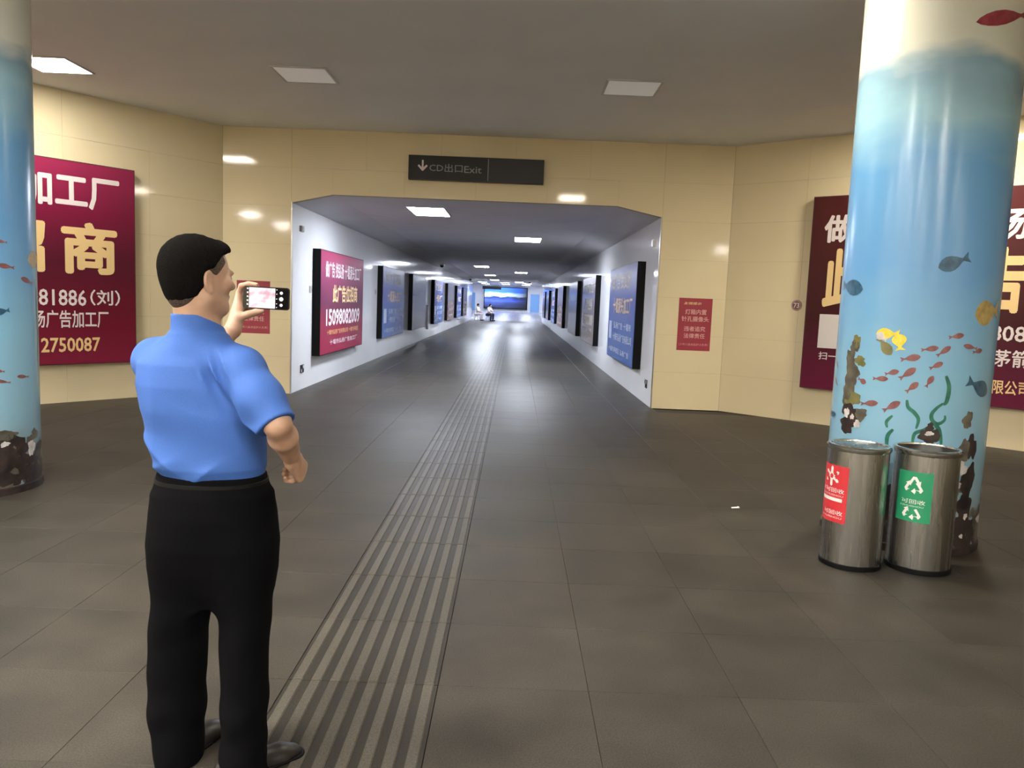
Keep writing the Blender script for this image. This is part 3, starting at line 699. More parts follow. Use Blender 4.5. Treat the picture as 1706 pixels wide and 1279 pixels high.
# ------------------------------------------------------------------ waste bins
M_steel = mat('brushed_stainless', (.46, .45, .44), .30, 1.0); add_noise(M_steel, 3, (.42, .415, .40), (.50, .495, .48), detail=1, stretch=(8, 8, .3), rough=(.24, .30))
M_rim = mat('polished_rim', (.75, .74, .72), .12, 1.0); M_liner = mat('black_bin_bag', (.01, .01, .011), .35)
M_stred = mat('red_sticker', (.62, .035, .05), .35); M_stgreen = mat('green_sticker', (.02, .27, .13), .35); M_stw = mat('sticker_white', (.82, .80, .78), .4)
class Bin:
    def __init__(s, u, v, y, R, H, label):
        p = atY(u, v, y); s.R, s.H = R, H; s.c = Vector((p.x, y, 0)); s.root = empty('waste_bin', s.c); tag(s.root, label, 'waste bin', 'steel waste bins')
        obj('body', MB().lathe([(.001, 0), (R - .012, 0), (R - .008, .012), (R, .02), (R, H - .03), (R - .004, H - .03), (R - .004, .03), (.001, .03)], 48), M_steel, s.root, True)
        obj('rim', MB().lathe([(R - .012, H - .035), (R + .004, H - .035), (R + .010, H - .022), (R + .010, H - .010), (R + .002, H), (R - .014, H), (R - .018, H - .012)], 48, None, True), M_rim, s.root, True)
        obj('base_band', MB().lathe([(R, .004), (R + .005, .004), (R + .005, .03), (R, .034)], 48), M_black, s.root, True)
        s.a0 = math.atan2(-s.c.y, -s.c.x)
    def ang(s, u, v):
        d = ray(u, v); ox, oy = CAM.x - s.c.x, CAM.y - s.c.y
        A = d.x ** 2 + d.y ** 2; B = ox * d.x + oy * d.y; C = ox * ox + oy * oy - s.R ** 2; D = max(B * B - A * C, 0)
        p = CAM + d * ((-B - math.sqrt(D)) / A); a = math.atan2(p.y - s.c.y, p.x - s.c.x) - s.a0
        return ((a + math.pi) % (2 * math.pi) - math.pi) * s.R, p.z
    def wrap(s, o, x0, off):
        """bend a flat mesh (x along the girth from x0, z up) round the bin"""
        me = o.data; n = len(me.vertices); co = np.empty(n * 3, np.float32); me.vertices.foreach_get('co', co); co = co.reshape(-1, 3)
        a = s.a0 + (x0 + co[:, 0]) / s.R; r = s.R + off - co[:, 1]
        out = np.stack([r * np.cos(a), r * np.sin(a), co[:, 2]], 1); me.vertices.foreach_set('co', out.astype(np.float32).ravel()); me.update(); return o
    def sticker(s, u0, v0, u1, v1, m):
        xa, z1 = s.ang(u0, v0); xb, z1b = s.ang(u1, v0); _, z0 = s.ang(u0, v1); _, z0b = s.ang(u1, v1); z1 = (z1 + z1b) / 2; z0 = (z0 + z0b) / 2
        mb = MB(); n = 14
        for i in range(n): mb.box((xb - xa) * i / n, (xb - xa) * (i + 1) / n, -.0012, 0, z0, z1)
        o = obj('sticker', mb, m, s.root); s.wrap(o, xa, .0006); return o, xa, xb - xa, z0, z1 - z0
    def text(s, st, x0, w, z0, h, a, b, c, d, par, bold=.006, m=None):
        o = lettering(st, a * w, b * w, z0 + c * h, z0 + d * h, 0, m or M_stw, par, bold); s.wrap(o, x0, .0024); return o
    def patch(s, polys, x0, w, z0, h, par, name='symbol'):
        mb = MB()
        for pts in polys:
            k = len(mb.v); mb.v += [(x * w, 0, z0 + z * h) for x, z in pts]; mb.f.append(tuple(range(k, k + len(pts))))
        o = obj(name, mb, M_stw, par); s.wrap(o, x0, .0024); return o
b1 = Bin(1424, 830, 4.80, .178, .765, 'stainless bin with red sticker beside the mural column')
b2 = Bin(1537, 835, 4.78, .185, .765, 'open stainless bin with green recycling sticker before the mural column')
# first bin: shallow ash tray lid; second bin: black bag inside
R_, H_ = b1.R, b1.H
obj('lid', MB().lathe([(.001, H_ - .028), (R_ - .06, H_ - .028), (R_ - .03, H_ - .014), (R_ - .014, H_ - .006)], 40), M_steel, b1.root, True)
R_, H_ = b2.R, b2.H
obj('liner', MB().lathe([(R_ - .014, H_ - .004), (R_ - .022, H_ - .02), (R_ - .03, H_ - .16), (R_ - .06, H_ - .24), (.001, H_ - .25)], 40), M_liner, b2.root, True)
def star(cx, cz, r, asp, n=6):
    out = []
    for k in range(n):
        a = math.pi / 2 + math.pi / n * 0 + 2 * math.pi * k / n; ca, sa = math.cos(a), math.sin(a); w_ = .16 * r
        P0 = [(.22 * r, -w_), (.85 * r, -w_), (r, 0), (.85 * r, w_), (.22 * r, w_)]
        out.append([(cx + (x * ca - y * sa), cz + (x * sa + y * ca) * asp) for x, y in P0])
    return out
def recycle(cx, cz, r, asp, parts=(0, 1, 2)):
    out = []
    for k in parts:
        a = 2 * math.pi * k / 3; ca, sa = math.cos(a), math.sin(a)
        def tr(pts): return [(cx + (x * ca - y * sa), cz + (x * sa + y * ca) * asp) for x, y in pts]
        for pts in ([(-.52, .18), (-.30, .05), (-.02, .62), (-.12, .92)], [(-.12, .92), (-.02, .62), (.08, .62), (.20, .92)], [(.20, .92), (.08, .62), (.30, .26), (.52, .40)], [(.12, .22), (.62, .55), (.60, .08)]):
            out.append(tr([(x * r, y * r) for x, y in pts]))
    return out
st, sx, sw_, sz0, sh_ = b1.sticker(1374, 773, 1416, 869, M_stred); asp = sw_ / sh_
b1.patch(star(.50, .80, .28, asp, 6), sx, sw_, sz0, sh_, st)
b1.text('不可回收', sx, sw_, sz0, sh_, .10, .92, .52, .60, st); b1.text('BUKEHUISHOU', sx, sw_, sz0, sh_, .10, .90, .46, .49, st, .0)
b1.patch([[(.08 + .05 * i, .37), (.13 + .05 * i, .37), (.13 + .05 * i, .43), (.08 + .05 * i, .43)] for i in range(16)], sx, sw_, sz0, sh_, st, 'white_bar')
b1.text('可回收', sx, sw_, sz0, sh_, .28, .92, .13, .21, st); b1.text('KEHUISHOU', sx, sw_, sz0, sh_, .12, .90, .07, .10, st, .0)
st, sx, sw_, sz0, sh_ = b2.sticker(1499, 785, 1557, 869, M_stgreen); asp = sw_ / sh_
b2.patch(recycle(.50, .72, .30, asp), sx, sw_, sz0, sh_, st)
b2.text('可回收', sx, sw_, sz0, sh_, .18, .84, .36, .45, st); b2.text('KEHUISHOU', sx, sw_, sz0, sh_, .15, .80, .30, .33, st, .0)
b2.patch(recycle(.50, .20, .30, asp, (1, 2)), sx, sw_, sz0, sh_, st)
# scrap of paper on the tiles
p = atZ(1225, 846); sc_ = empty('paper_scrap', p, .1)
obj('scrap', MB().quad((-.035, -.012, .001), (.03, -.016, .004), (.036, .012, .009), (-.028, .014, .003)), mat('white_paper', (.85, .85, .83), .6), sc_)
obj('fold', MB().quad((.03, -.016, .004), (.010, -.020, .012), (.018, .010, .014), (.036, .012, .009)), MATS['white_paper'], sc_)
tag(sc_, 'tiny white scrap of paper lying on the floor tiles', 'litter')

# ------------------------------------------------------------------ figures: smooth implicit shapes turned into one surface
class Field:
    def __init__(s, lo, hi, h):
        s.lo = np.array(lo, np.float32); s.h = h; s.n = np.ceil((np.array(hi) - np.array(lo)) / h).astype(int) + 1
        s.d = np.full(s.n, .2, np.float32)
        s.ax = [s.lo[k] + h * np.arange(s.n[k], dtype=np.float32) for k in range(3)]
    def _sub(s, lo, hi, m):
        a = np.maximum(np.floor((np.array(lo) - m - s.lo) / s.h).astype(int), 0); b = np.minimum(np.ceil((np.array(hi) + m - s.lo) / s.h).astype(int) + 1, s.n)
        sl = tuple(slice(int(a[k]), int(max(b[k], a[k]))) for k in range(3))
        return sl, s.ax[0][sl[0]][:, None, None], s.ax[1][sl[1]][None, :, None], s.ax[2][sl[2]][None, None, :]
    def _mix(s, sl, e, k, op):
        d = s.d[sl]
        if op == 'add':
            if k > 0: hh = np.maximum(k - np.abs(d - e), 0) / k; r = np.minimum(d, e) - hh * hh * k * .25
            else: r = np.minimum(d, e)
        elif op == 'cut':
            e = -e
            if k > 0: hh = np.maximum(k - np.abs(d - e), 0) / k; r = np.maximum(d, e) + hh * hh * k * .25
            else: r = np.maximum(d, e)
        s.d[sl] = r
    def cone(s, p0, p1, r0, r1, k=.02, op='add', flat=None):
        """round cone; flat=(normal, factor) squashes it along a direction"""
        p0, p1 = np.array(p0, np.float32), np.array(p1, np.float32); R = max(r0, r1); m = k + .03 + R
        sl, X, Y, Z = s._sub(np.minimum(p0, p1), np.maximum(p0, p1), m)
        ba = p1 - p0; L2 = float(ba @ ba) + 1e-12
        px, py, pz = X - p0[0], Y - p0[1], Z - p0[2]
        t = np.clip((px * ba[0] + py * ba[1] + pz * ba[2]) / L2, 0, 1)
        qx, qy, qz = px - t * ba[0], py - t * ba[1], pz - t * ba[2]
        if flat is not None:
            n = np.array(flat[0], np.float32); n /= np.linalg.norm(n); c = qx * n[0] + qy * n[1] + qz * n[2]; e = c * (1 / flat[1] - 1)
            qx, qy, qz = qx + e * n[0], qy + e * n[1], qz + e * n[2]
        s._mix(sl, np.sqrt(qx * qx + qy * qy + qz * qz) - (r0 + (r1 - r0) * t), k, op); return s
    def chain(s, pts, k=.02):
        for (p, r), (q, t) in zip(pts[:-1], pts[1:]): s.cone(p, q, r, t, k)
        return s
    def ell(s, c, rad, R=None, k=.02, op='add'):
        c = np.array(c, np.float32); rad = np.array(rad, np.float32); R = np.eye(3, dtype=np.float32) if R is None else np.array(R, np.float32); m = k + .03
        ext = np.sqrt(((R * rad[None, :]) ** 2).sum(1)); sl, X, Y, Z = s._sub(c - ext, c + ext, m)
        x, y, z = X - c[0], Y - c[1], Z - c[2]
        l = [(x * R[0, i] + y * R[1, i] + z * R[2, i]) / rad[i] for i in range(3)]
        k0 = np.sqrt(l[0] ** 2 + l[1] ** 2 + l[2] ** 2); k1 = np.sqrt((l[0] / rad[0]) ** 2 + (l[1] / rad[1]) ** 2 + (l[2] / rad[2]) ** 2)
        s._mix(sl, k0 * (k0 - 1) / np.maximum(k1, 1e-6), k, op); return s
    def loft(s, rows, k=.02, op='add', power=2.0, rot=0.0):
        """rows (z, cx, cy, a, b): elliptical sections stacked along z"""
        rows = sorted(rows); A = np.array(rows, np.float32); z0, z1 = A[0, 0], A[-1, 0]
        sl, X, Y, Z = s._sub((float((A[:, 1] - A[:, 3:5].max(1)).min()), float((A[:, 2] - A[:, 3:5].max(1)).min()), z0), (float((A[:, 1] + A[:, 3:5].max(1)).max()), float((A[:, 2] + A[:, 3:5].max(1)).max()), z1), k + .04)
        zz = Z.ravel(); I = [np.interp(zz, A[:, 0], A[:, j]).astype(np.float32)[None, None, :] for j in range(1, 5)]
        x, y = X - I[0], Y - I[1]
        if rot: c, q = math.cos(rot), math.sin(rot); x, y = x * c + y * q, -x * q + y * c
        e = ((np.abs(x / I[2]) ** power + np.abs(y / I[3]) ** power) ** (1 / power) - 1) * np.minimum(I[2], I[3])
        e = np.maximum(e, np.maximum(z0 - Z, Z - z1)); s._mix(sl, e, k, op); return s
    def half(s, p, n, k=0.0, within=None):
        """cut away everything on the +n side of a plane (optionally only within a radius of p)"""
        p, n = np.array(p, np.float32), np.array(n, np.float32); n /= np.linalg.norm(n)
        if within is None: sl, X, Y, Z = s._sub(s.lo, s.lo + s.h * s.n, 0)
        else: sl, X, Y, Z = s._sub(p - within, p + within, 0)
        e = -((X - p[0]) * n[0] + (Y - p[1]) * n[1] + (Z - p[2]) * n[2])
        if within is not None:
            r = np.sqrt((X - p[0]) ** 2 + (Y - p[1]) ** 2 + (Z - p[2]) ** 2) - within * .95; e = np.maximum(e, r)
        s._mix(sl, e, k, 'cut'); return s
    def bend(s, fn):
        X, Y, Z = s.ax[0][:, None, None], s.ax[1][None, :, None], s.ax[2][None, None, :]
        s.d += fn(X, Y, Z).astype(np.float32); return s
    def mesh(s, name, m, smooth_it=1):
        d = s.d; ins = d < 0; n = s.n
        c = np.zeros(n - 1, np.int8)
        for i in (0, 1):
            for j in (0, 1):
                for k in (0, 1): c += ins[i:n[0] - 1 + i, j:n[1] - 1 + j, k:n[2] - 1 + k]
        cells = np.argwhere((c > 0) & (c < 8)); idx = -np.ones(n - 1, np.int64); idx[tuple(cells.T)] = np.arange(len(cells))
        acc = np.zeros((len(cells), 3)); cnt = np.zeros(len(cells))
        cor = [np.array(q) for q in np.ndindex(2, 2, 2)]
        for a in range(8):
            for b in range(a + 1, 8):
                if np.abs(cor[a] - cor[b]).sum() != 1: continue
                da = d[tuple((cells + cor[a]).T)]; db = d[tuple((cells + cor[b]).T)]; x = (da < 0) != (db < 0)
                t = np.where(x, da / np.where(x, da - db, 1), 0); p = cor[a] + t[:, None] * (cor[b] - cor[a])
                acc[x] += p[x]; cnt[x] += 1
        V = s.lo + s.h * (cells + acc / np.maximum(cnt, 1)[:, None])
        F = []
        for ax in range(3):
            o1, o2 = [(1, 2), (2, 0), (0, 1)][ax]
            u = np.zeros(3, int); u[ax] = 1
            A = ins[tuple(slice(0, n[k] - u[k]) for k in range(3))]; B = ins[tuple(slice(u[k], n[k]) for k in range(3))]
            E = np.argwhere(A != B); E = E[(E[:, o1] > 0) & (E[:, o2] > 0) & (E[:, o1] < n[o1] - 1) & (E[:, o2] < n[o2] - 1)]
            e1 = np.zeros(3, int); e1[o1] = 1; e2 = np.zeros(3, int); e2[o2] = 1
            q = np.stack([idx[tuple((E - e1 - e2).T)], idx[tuple((E - e2).T)], idx[tuple(E.T)], idx[tuple((E - e1).T)]], 1)
            f = A[tuple(E.T)]; q[~f] = q[~f][:, ::-1]; F.append(q)
        F = np.concatenate(F); F = F[(F >= 0).all(1)]
        for _ in range(smooth_it):
            S = np.zeros_like(V); C = np.zeros(len(V))
            for a in range(4):
                np.add.at(S, F[:, a], V[F[:, (a + 1) % 4]]); np.add.at(S, F[:, a], V[F[:, (a + 3) % 4]]); np.add.at(C, F[:, a], 2)
            V = np.where(C[:, None] > 0, V * .5 + .5 * S / np.maximum(C, 1)[:, None], V)
        me = bpy.data.meshes.new(name); me.vertices.add(len(V)); me.vertices.foreach_set('co', V.astype(np.float32).ravel())
        me.loops.add(len(F) * 4); me.loops.foreach_set('vertex_index', F.astype(np.int32).ravel())
        me.polygons.add(len(F)); me.polygons.foreach_set('loop_start', np.arange(0, len(F) * 4, 4, dtype=np.int32)); me.polygons.foreach_set('loop_total', np.full(len(F), 4, np.int32))
        me.polygons.foreach_set('use_smooth', np.ones(len(F), bool)); me.update(calc_edges=True); me.validate(); me.materials.append(m)
        return me

M_skin = add_noise(mat('skin', (.42, .26, .18), .5), 30, (.39, .235, .16), (.46, .285, .20), coord='World')
M_skin.node_tree.nodes['Principled BSDF'].inputs['Subsurface Weight'].default_value = .06
M_hair = add_noise(mat('black_hair', (.008, .007, .007), .9, spec=.04), 220, (.003, .0026, .0026), (.008, .007, .0065), coord='World', bump=.5)
M_fade = add_noise(mat('clipped_hair', (.05, .04, .03), .7, spec=.2), 260, (.022, .016, .013), (.10, .07, .052), coord='World')
M_shirt = add_noise(mat('blue_shirt', (.12, .26, .76), .75, spec=.3), 300, (.036, .100, .345), (.041, .112, .375), coord='World', bump=.08)
M_trous = add_noise(mat('black_trousers', (.008, .008, .010), .9, spec=.05), 250, (.0022, .0022, .003), (.0034, .0034, .0044), coord='World', bump=.1)
M_shoe = mat('dark_leather', (.016, .013, .013), .4, spec=.3)
M_belt = mat('black_belt', (.005, .005, .005), .6, spec=.15)
def V3(u, v, y): p = atY(u, v, y); return np.array((p.x, p.y, p.z))

# ---- the man with the phone
YB = 2.45
man = empty('person', (-.97, YB - .02, 0)); mo = np.array(man.location)
tag(man, 'man in blue short-sleeved shirt and black trousers filming with a raised phone', 'person')
def add_part(name, me, parent=man):
    n = len(me.vertices); co = np.empty(n * 3, np.float32); me.vertices.foreach_get('co', co); co = co.reshape(-1, 3) - mo.astype(np.float32)
    me.vertices.foreach_set('co', co.ravel()); me.update(); return link(name, me, parent)
def px_rows(rows, depth):
    out = []
    for v, ul, ur, y, *b in rows:
        a, c = V3(ul, v, y), V3(ur, v, y); hw = (c[0] - a[0]) / 2
        out.append(((a[2] + c[2]) / 2, (a[0] + c[0]) / 2, y, hw, b[0] if b else hw * depth))
    return out
# joints
shR, elR, wrR = V3(404, 617, 2.38), V3(462, 706, 2.29), V3(488, 766, 2.46)
shL, elL, wrL = V3(259, 601, 2.52), V3(322, 640, 2.76), V3(388, 549, 2.80)
PH = 2.82
hc = V3(329, 455, 2.43)                       # head centre
th = math.radians(40); fwd = np.array((math.sin(th), math.cos(th), 0)); rgt = np.array((math.cos(th), -math.sin(th), 0)); up = np.array((0, 0, 1.0))
RH = np.stack([rgt, fwd, up], 1)
def H(x, y, z): return hc + rgt * x + fwd * y + up * z

lo = (-1.42, 2.05, -.01); hi = (-.58, 2.98, 1.78)
B = Field(lo, hi, .0045)
# head and neck
B.ell(H(0, -.005, .018), (.078, .098, .095), RH, .01)
B.ell(H(0, .028, -.045), (.064, .070, .085), RH, .03)
B.ell(H(0, .052, -.105), (.036, .036, .028), RH, .03)                     # chin
for sx in (-1, 1):
    B.cone(H(sx * .058, .005, -.075), H(sx * .030, .065, -.108), .018, .016, .03)   # jaw line
    B.ell(H(sx * .046, .070, -.030), (.022, .020, .020), RH, .02)          # cheekbone
    B.ell(H(sx * .030, .086, .005), (.026, .014, .009), RH, .012)          # brow
    B.ell(H(sx * .031, .098, -.012), (.014, .012, .009), RH, .01, 'cut')   # eye socket
    B.ell(H(sx * .031, .082, -.012), (.012, .012, .011), RH, .003)
    Re = RH @ np.array(Matrix.Rotation(math.radians(sx * 24), 3, 'Z'))
    B.ell(H(sx * .079, -.008, -.022), (.008, .019, .032), Re, .006)        # ear
    B.ell(H(sx * .086, -.006, -.018), (.006, .011, .018), Re, .004, 'cut')
    B.ell(H(sx * .080, .000, -.050), (.007, .010, .012), Re, .006)         # lobe
B.cone(H(0, .094, .000), H(0, .116, -.036), .008, .012, .012); B.ell(H(0, .104, -.042), (.018, .012, .009), RH, .008)   # nose
B.ell(H(0, .093, -.068), (.024, .010, .006), RH, .006); B.ell(H(0, .091, -.078), (.021, .010, .007), RH, .006)              # lips
nb = V3(331, 556, 2.44)
B.cone(H(0, -.022, -.06), nb, .058, .064, .03); B.cone(nb, nb - up * .08, .064, .085, .03)
# arms
B.chain([(shR, .044), (elR * .5 + shR * .5, .043), (elR, .040)], .02)
B.chain([(elR, .040), (elR * .65 + wrR * .35, .043), (wrR, .027)], .015)
B.chain([(shL, .044), (elL, .040)], .02); B.chain([(elL, .041), (elL * .6 + wrL * .4, .039), (wrL, .0235)], .015)
# slim trunk and legs inside the clothes
B.loft([(.80, -.97, YB, .13, .09), (1.0, -.98, YB, .135, .09), (1.2, -1.0, YB, .14, .09), (1.30, -1.01, YB, .11, .07), (1.37, -1.01, YB, .06, .06)], .04)
ankL, ankR = V3(308, 1255, 2.47), V3(405, 1275, 2.385); ankL[2] = ankR[2] = .09
kneeL, kneeR = V3(297, 1090, 2.465), V3(408, 1090, 2.425)
for hip, kn, an in ((V3(308, 880, YB), kneeL, ankL), (V3(404, 880, YB), kneeR, ankR)):
    B.chain([(hip, .07), (kn, .05), (an, .035)], .03)
for an, a in ((ankL, 18), (ankR, 48)):
    a = math.radians(a); B.cone(an - up * .035, an + np.array((math.sin(a) * .10, math.cos(a) * .10, -.060)), .028, .018, .01)
# right hand: loose fist
d = (wrR - elR) / np.linalg.norm(wrR - elR); d = d * .5 + np.array((.18, .50, -.45)); d /= np.linalg.norm(d)
pn = np.array((-1.0, .25, -.2)); pn -= d * (pn @ d); pn /= np.linalg.norm(pn); sd = np.cross(pn, d)      # palm faces the thigh, thumb side forward
if sd[2] < 0: sd = -sd
for k, (off, ln) in enumerate(((.030, .088), (.010, .092), (-.010, .087), (-.028, .078))):
    kn = wrR + d * ln * .95 + sd * off
    B.cone(wrR + sd * off * .5, kn, .020, .0135, .014)
    L = (.040, .044, .041, .033)[k]
    dirs = [(d * .55 + pn * .83), (-d * .35 + pn * .94), (-d * .95 - pn * .25)]
    p = kn; r = .0105 - .0006 * k
    for q, dd in enumerate(dirs):
        dd = dd / np.linalg.norm(dd); e = p + dd * L * (1, .75, .55)[q]; B.cone(p, e, r, r * .94, .004); p = e; r *= .94
p0 = wrR + sd * .022 + d * .018; p1 = p0 + sd * .022 + d * .032 + pn * .012; p2 = p1 + d * .026 + pn * .016 - sd * .006; p3 = p2 + pn * .020 + d * .006 - sd * .012
B.chain([(p0, .017), (p1, .013), (p2, .0115), (p3, .0095)], .008)
# left hand: gripping the end of the phone
kn = [V3(398, 489, PH + .028), V3(401, 499, PH + .036), V3(400, 509, PH + .040), V3(397, 519, PH + .038)]
for q in kn: B.cone(wrL, q, .019, .0125, .016)
B.cone(wrL, V3(399, 514, PH + .012), .022, .016, .02)
B.chain([(kn[0], .0115), (V3(402, 476, PH + .018), .0100), (V3(414, 472.5, PH + .004), .0092), (V3(428, 474, PH - .002), .0078)], .005)
for k, tip in ((1, (458, 490)), (2, (452, 502)), (3, (440, 511))):
    a = kn[k]; B.chain([(a, .011), (V3(410, tip[1] + 2, PH + .034), .0098), (V3((410 + tip[0]) / 2, tip[1], PH + .030), .0090), (V3(tip[0], tip[1], PH + .020), .0080)], .004)
B.chain([(wrL + (V3(394, 535, PH) - wrL) * .4, .020), (V3(397, 529, PH - .012), .0165), (V3(414, 523.5, PH - .012), .0125), (V3(426, 520, PH - .006), .0112), (V3(437, 518.5, PH - .004), .0085)], .010)
add_part('body', B.mesh('body', M_skin, 1))
for sx in (-1, 1):
    e = MB().lathe([(.0001, -.0095)] + [(.0095 * math.cos(a), .0095 * math.sin(a)) for a in np.linspace(-1.3, 1.3, 7)] + [(.0001, .0095)], 12)
    o = obj('eye', e, mat('eye_dark', (.05, .04, .035), .2), man, True); o.location = Vector(H(sx * .031, .0875, -.012) - mo)

# hair: cap over the skull, cut away from the face, the sides clipped short
Hf = Field(hc - .17, hc + .17, .0035)
Hf.ell(H(0, -.012, .022), (.0845, .109, .098), RH, .01); Hf.ell(H(0, -.044, -.030), (.068, .061, .085), RH, .03)
Hf.ell(H(0, .066, .072), (.058, .030, .030), RH, .03)
Hf.ell(H(0, .084, -.044), (.16, .097, .114), RH, .012, 'cut')
Hf.ell(H(0, .02, -.105), (.16, .055, .05), RH, .012, 'cut')
Hf.half(H(0, -.07, -.086), -up * .96 + fwd * .25, .01)
for sx in (-1, 1): Hf.ell(H(sx * .092, .012, -.022), (.024, .036, .040), RH, .012, 'cut')
Hf.bend(lambda X, Y, Z: .0010 * np.sin(X * 190 + Z * 60) * np.sin(Y * 170 - Z * 40))
hair_o = add_part('hair', Hf.mesh('hair', M_hair, 1))
Cf = Field(hc - .17, hc + .17, .0035)
Cf.ell(H(0, -.008, .016), (.0800, .1005, .098), RH, .01); Cf.ell(H(0, -.040, -.04), (.062, .060, .080), RH, .03)
Cf.ell(H(0, .094, -.066), (.16, .084, .108), RH, .006, 'cut'); Cf.half(H(0, -.06, -.112), -up, .006)
for sx in (-1, 1): Cf.ell(H(sx * .092, .010, -.034), (.020, .028, .042), RH, .006, 'cut')
add_part('clipped_sides', Cf.mesh('clipped_sides', M_fade, 1))

# shirt
S = Field((-1.46, 2.10, .86), (-.60, 2.95, 1.56), .005)
S.loft(px_rows([(806, 276, 434, YB, .112), (794, 274, 436, YB, .116), (785, 269, 440, YB, .127), (772, 261, 447, YB, .138), (750, 256, 446, YB, .136), (715, 249, 441, YB, .134), (680, 238, 434, YB, .134), (640, 231, 426, YB, .130), (605, 234, 412, YB, .116), (578, 262, 392, YB, .092), (560, 288, 376, YB, .078)], 1), .03, power=2.3)
S.cone(nb - up * .035, shR + (.0, 0, .004), .058, .060, .05); S.cone(nb - up * .035, shL + (.005, 0, .004), .058, .062, .05)
seR = V3(463, 707, 2.29)
S.chain([(shR, .062), (shR * .45 + seR * .55, .064), (seR + (seR - shR) * .10, .062)], .045)
seL = shL * .35 + elL * .65
S.chain([(shL, .064), (seL + (elL - shL) * .06, .060)], .05)
S.loft([(nb[2] - .05, nb[0], nb[1], .088, .086), (nb[2] + .02, nb[0] - .002, nb[1], .079, .079), (nb[2] + .062, nb[0] - .004, nb[1] - .004, .075, .075)], .012)
def crease(t, w=.35):
    """sharp ridge and broad valley wave"""
    return 1 - 2 * np.abs(np.sin(t)) ** w
def folds(X, Y, Z):
    back = np.clip((2.62 - Y) / .10, 0, 1)
    w = .0075 * crease(15 * (Z + .55 * (X + 1.0)) + .9 * np.sin(8 * X + 3 * Z), .8) * np.exp(-(((Z - 1.07) / .09) ** 2))
    w += .0060 * crease(26 * (Z - .30 * (X + 1.0)) + 1.4 * np.sin(10 * X), .8) * np.exp(-((Z - .985) / .045) ** 2)
    q = (X + .895) * .88 + (Z - 1.32) * .48
    w += .012 * crease(75 * q + .4, .8) * np.exp(-(((X + .890) / .045) ** 2 + ((Z - 1.305) / .055) ** 2))
    w += .0050 * crease(11 * (X - .5 * Z) + 1.2 * np.sin(5 * Z), .9) * np.exp(-((Z - 1.2) / .12) ** 2)
    q2 = (X + .80) * .5 + (Z - 1.17)
    w += .0060 * crease(30 * q2, .8) * np.exp(-(((X + .77) / .06) ** 2 + ((Z - 1.16) / .06) ** 2))
    return -w * back + 0 * Y
S.bend(folds)
S.half(seR, seR - shR + np.array((0, 0, -.03)), .002, within=.15)
S.half(seL, elL - shL, .002, within=.14)
S.half(np.array((nb[0], nb[1], nb[2] + .046)), np.array((.24, .30, 1.0)), .003, within=.12)
S.cone(nb - up * .02, nb + up * .14, .066, .064, .003, 'cut')
S.half((0, 0, V3(350, 800, YB)[2]), (0, 0, -1), .003)
shirt = add_part('shirt', S.mesh('shirt', M_shirt, 1))
# collar fold and sleeve hem as sub-parts
def ring_part(name, c, axis, r, w, th_, m, parent, squash=1.0):
    M = Matrix.Translation(Vector(c - mo)) @ Vector(axis).to_track_quat('Z', 'Y').to_matrix().to_4x4()
    return obj(name, MB().lathe([(r, 0), (r + th_, 0), (r + th_, w), (r, w)], 40, M, True), m, parent, True)

# trousers
Tr = Field((-1.32, 2.12, .0), (-.62, 2.80, 1.02), .0055)
Tr.loft(px_rows([(785, 267, 441, YB, .127), (795, 265, 443, YB, .130), (815, 260, 449, YB, .142), (850, 257, 455, YB, .150), (900, 256, 456, YB, .146), (940, 262, 450, YB, .125), (975, 280, 436, YB, .09), (1000, 310, 405, YB, .05)], 1), .02, power=2.2)
Tr.loft(px_rows([(830, 270, 345, 2.45, .085), (900, 257, 352, 2.455, .110), (950, 256, 353, 2.46, .112), (1000, 255, 351, 2.46, .105), (1050, 252, 345, 2.465, .10), (1100, 250, 342, 2.465, .098), (1150, 249, 341, 2.465, .096), (1200, 252, 339, 2.46, .095), (1250, 261, 336, 2.455, .095), (1268, 265, 335, 2.455, .095)], 1), .05)
Tr.loft(px_rows([(830, 368, 444, 2.45, .085), (900, 362, 456, 2.44, .110), (950, 363, 456, 2.44, .112), (1000, 364, 452, 2.44, .105), (1050, 368, 447, 2.43, .10), (1100, 370, 445, 2.42, .098), (1150, 371, 445, 2.41, .096), (1200, 371, 444, 2.40, .094), (1250, 369, 441, 2.39, .094), (1285, 368, 446, 2.385, .10), (1300, 367, 448, 2.385, .10)], 1), .05)
Tr.bend(lambda X, Y, Z: .004 * np.sin(40 * Z + 14 * X + 2 * np.sin(20 * X)) * np.exp(-((Z - .18) / .12) ** 2) + .003 * np.sin(30 * Z - 20 * X) * np.exp(-((Z - .5) / .1) ** 2) + 0 * Y)
trousers = add_part('trousers', Tr.mesh('trousers', M_trous, 1))
zb = V3(350, 789, YB)[2]
br = [(r[1], r[2], r[3], r[4]) for r in px_rows([(795, 265, 443, YB, .130)], 1)][0]
bm_ = MB(); n = 64
prof = [(-.004, -.016), (.003, -.014), (.003, .014), (-.006, .016)]
for i in range(n):
    a = 2 * math.pi * i / n; ca, sa = math.cos(a), math.sin(a); e = (abs(ca) ** 2.2 + abs(sa) ** 2.2) ** (-1 / 2.2)
    for (o_, z) in prof: bm_.v.append((br[0] + ca * e * (br[2] + o_) - mo[0], br[1] + sa * e * (br[3] + o_) - mo[1], zb - .024 + z))
for i in range(n):
    j = (i + 1) % n
    for q in range(3): bm_.f.append((i * 4 + q, j * 4 + q, j * 4 + q + 1, i * 4 + q + 1))
obj('belt', bm_, M_belt, trousers, True)
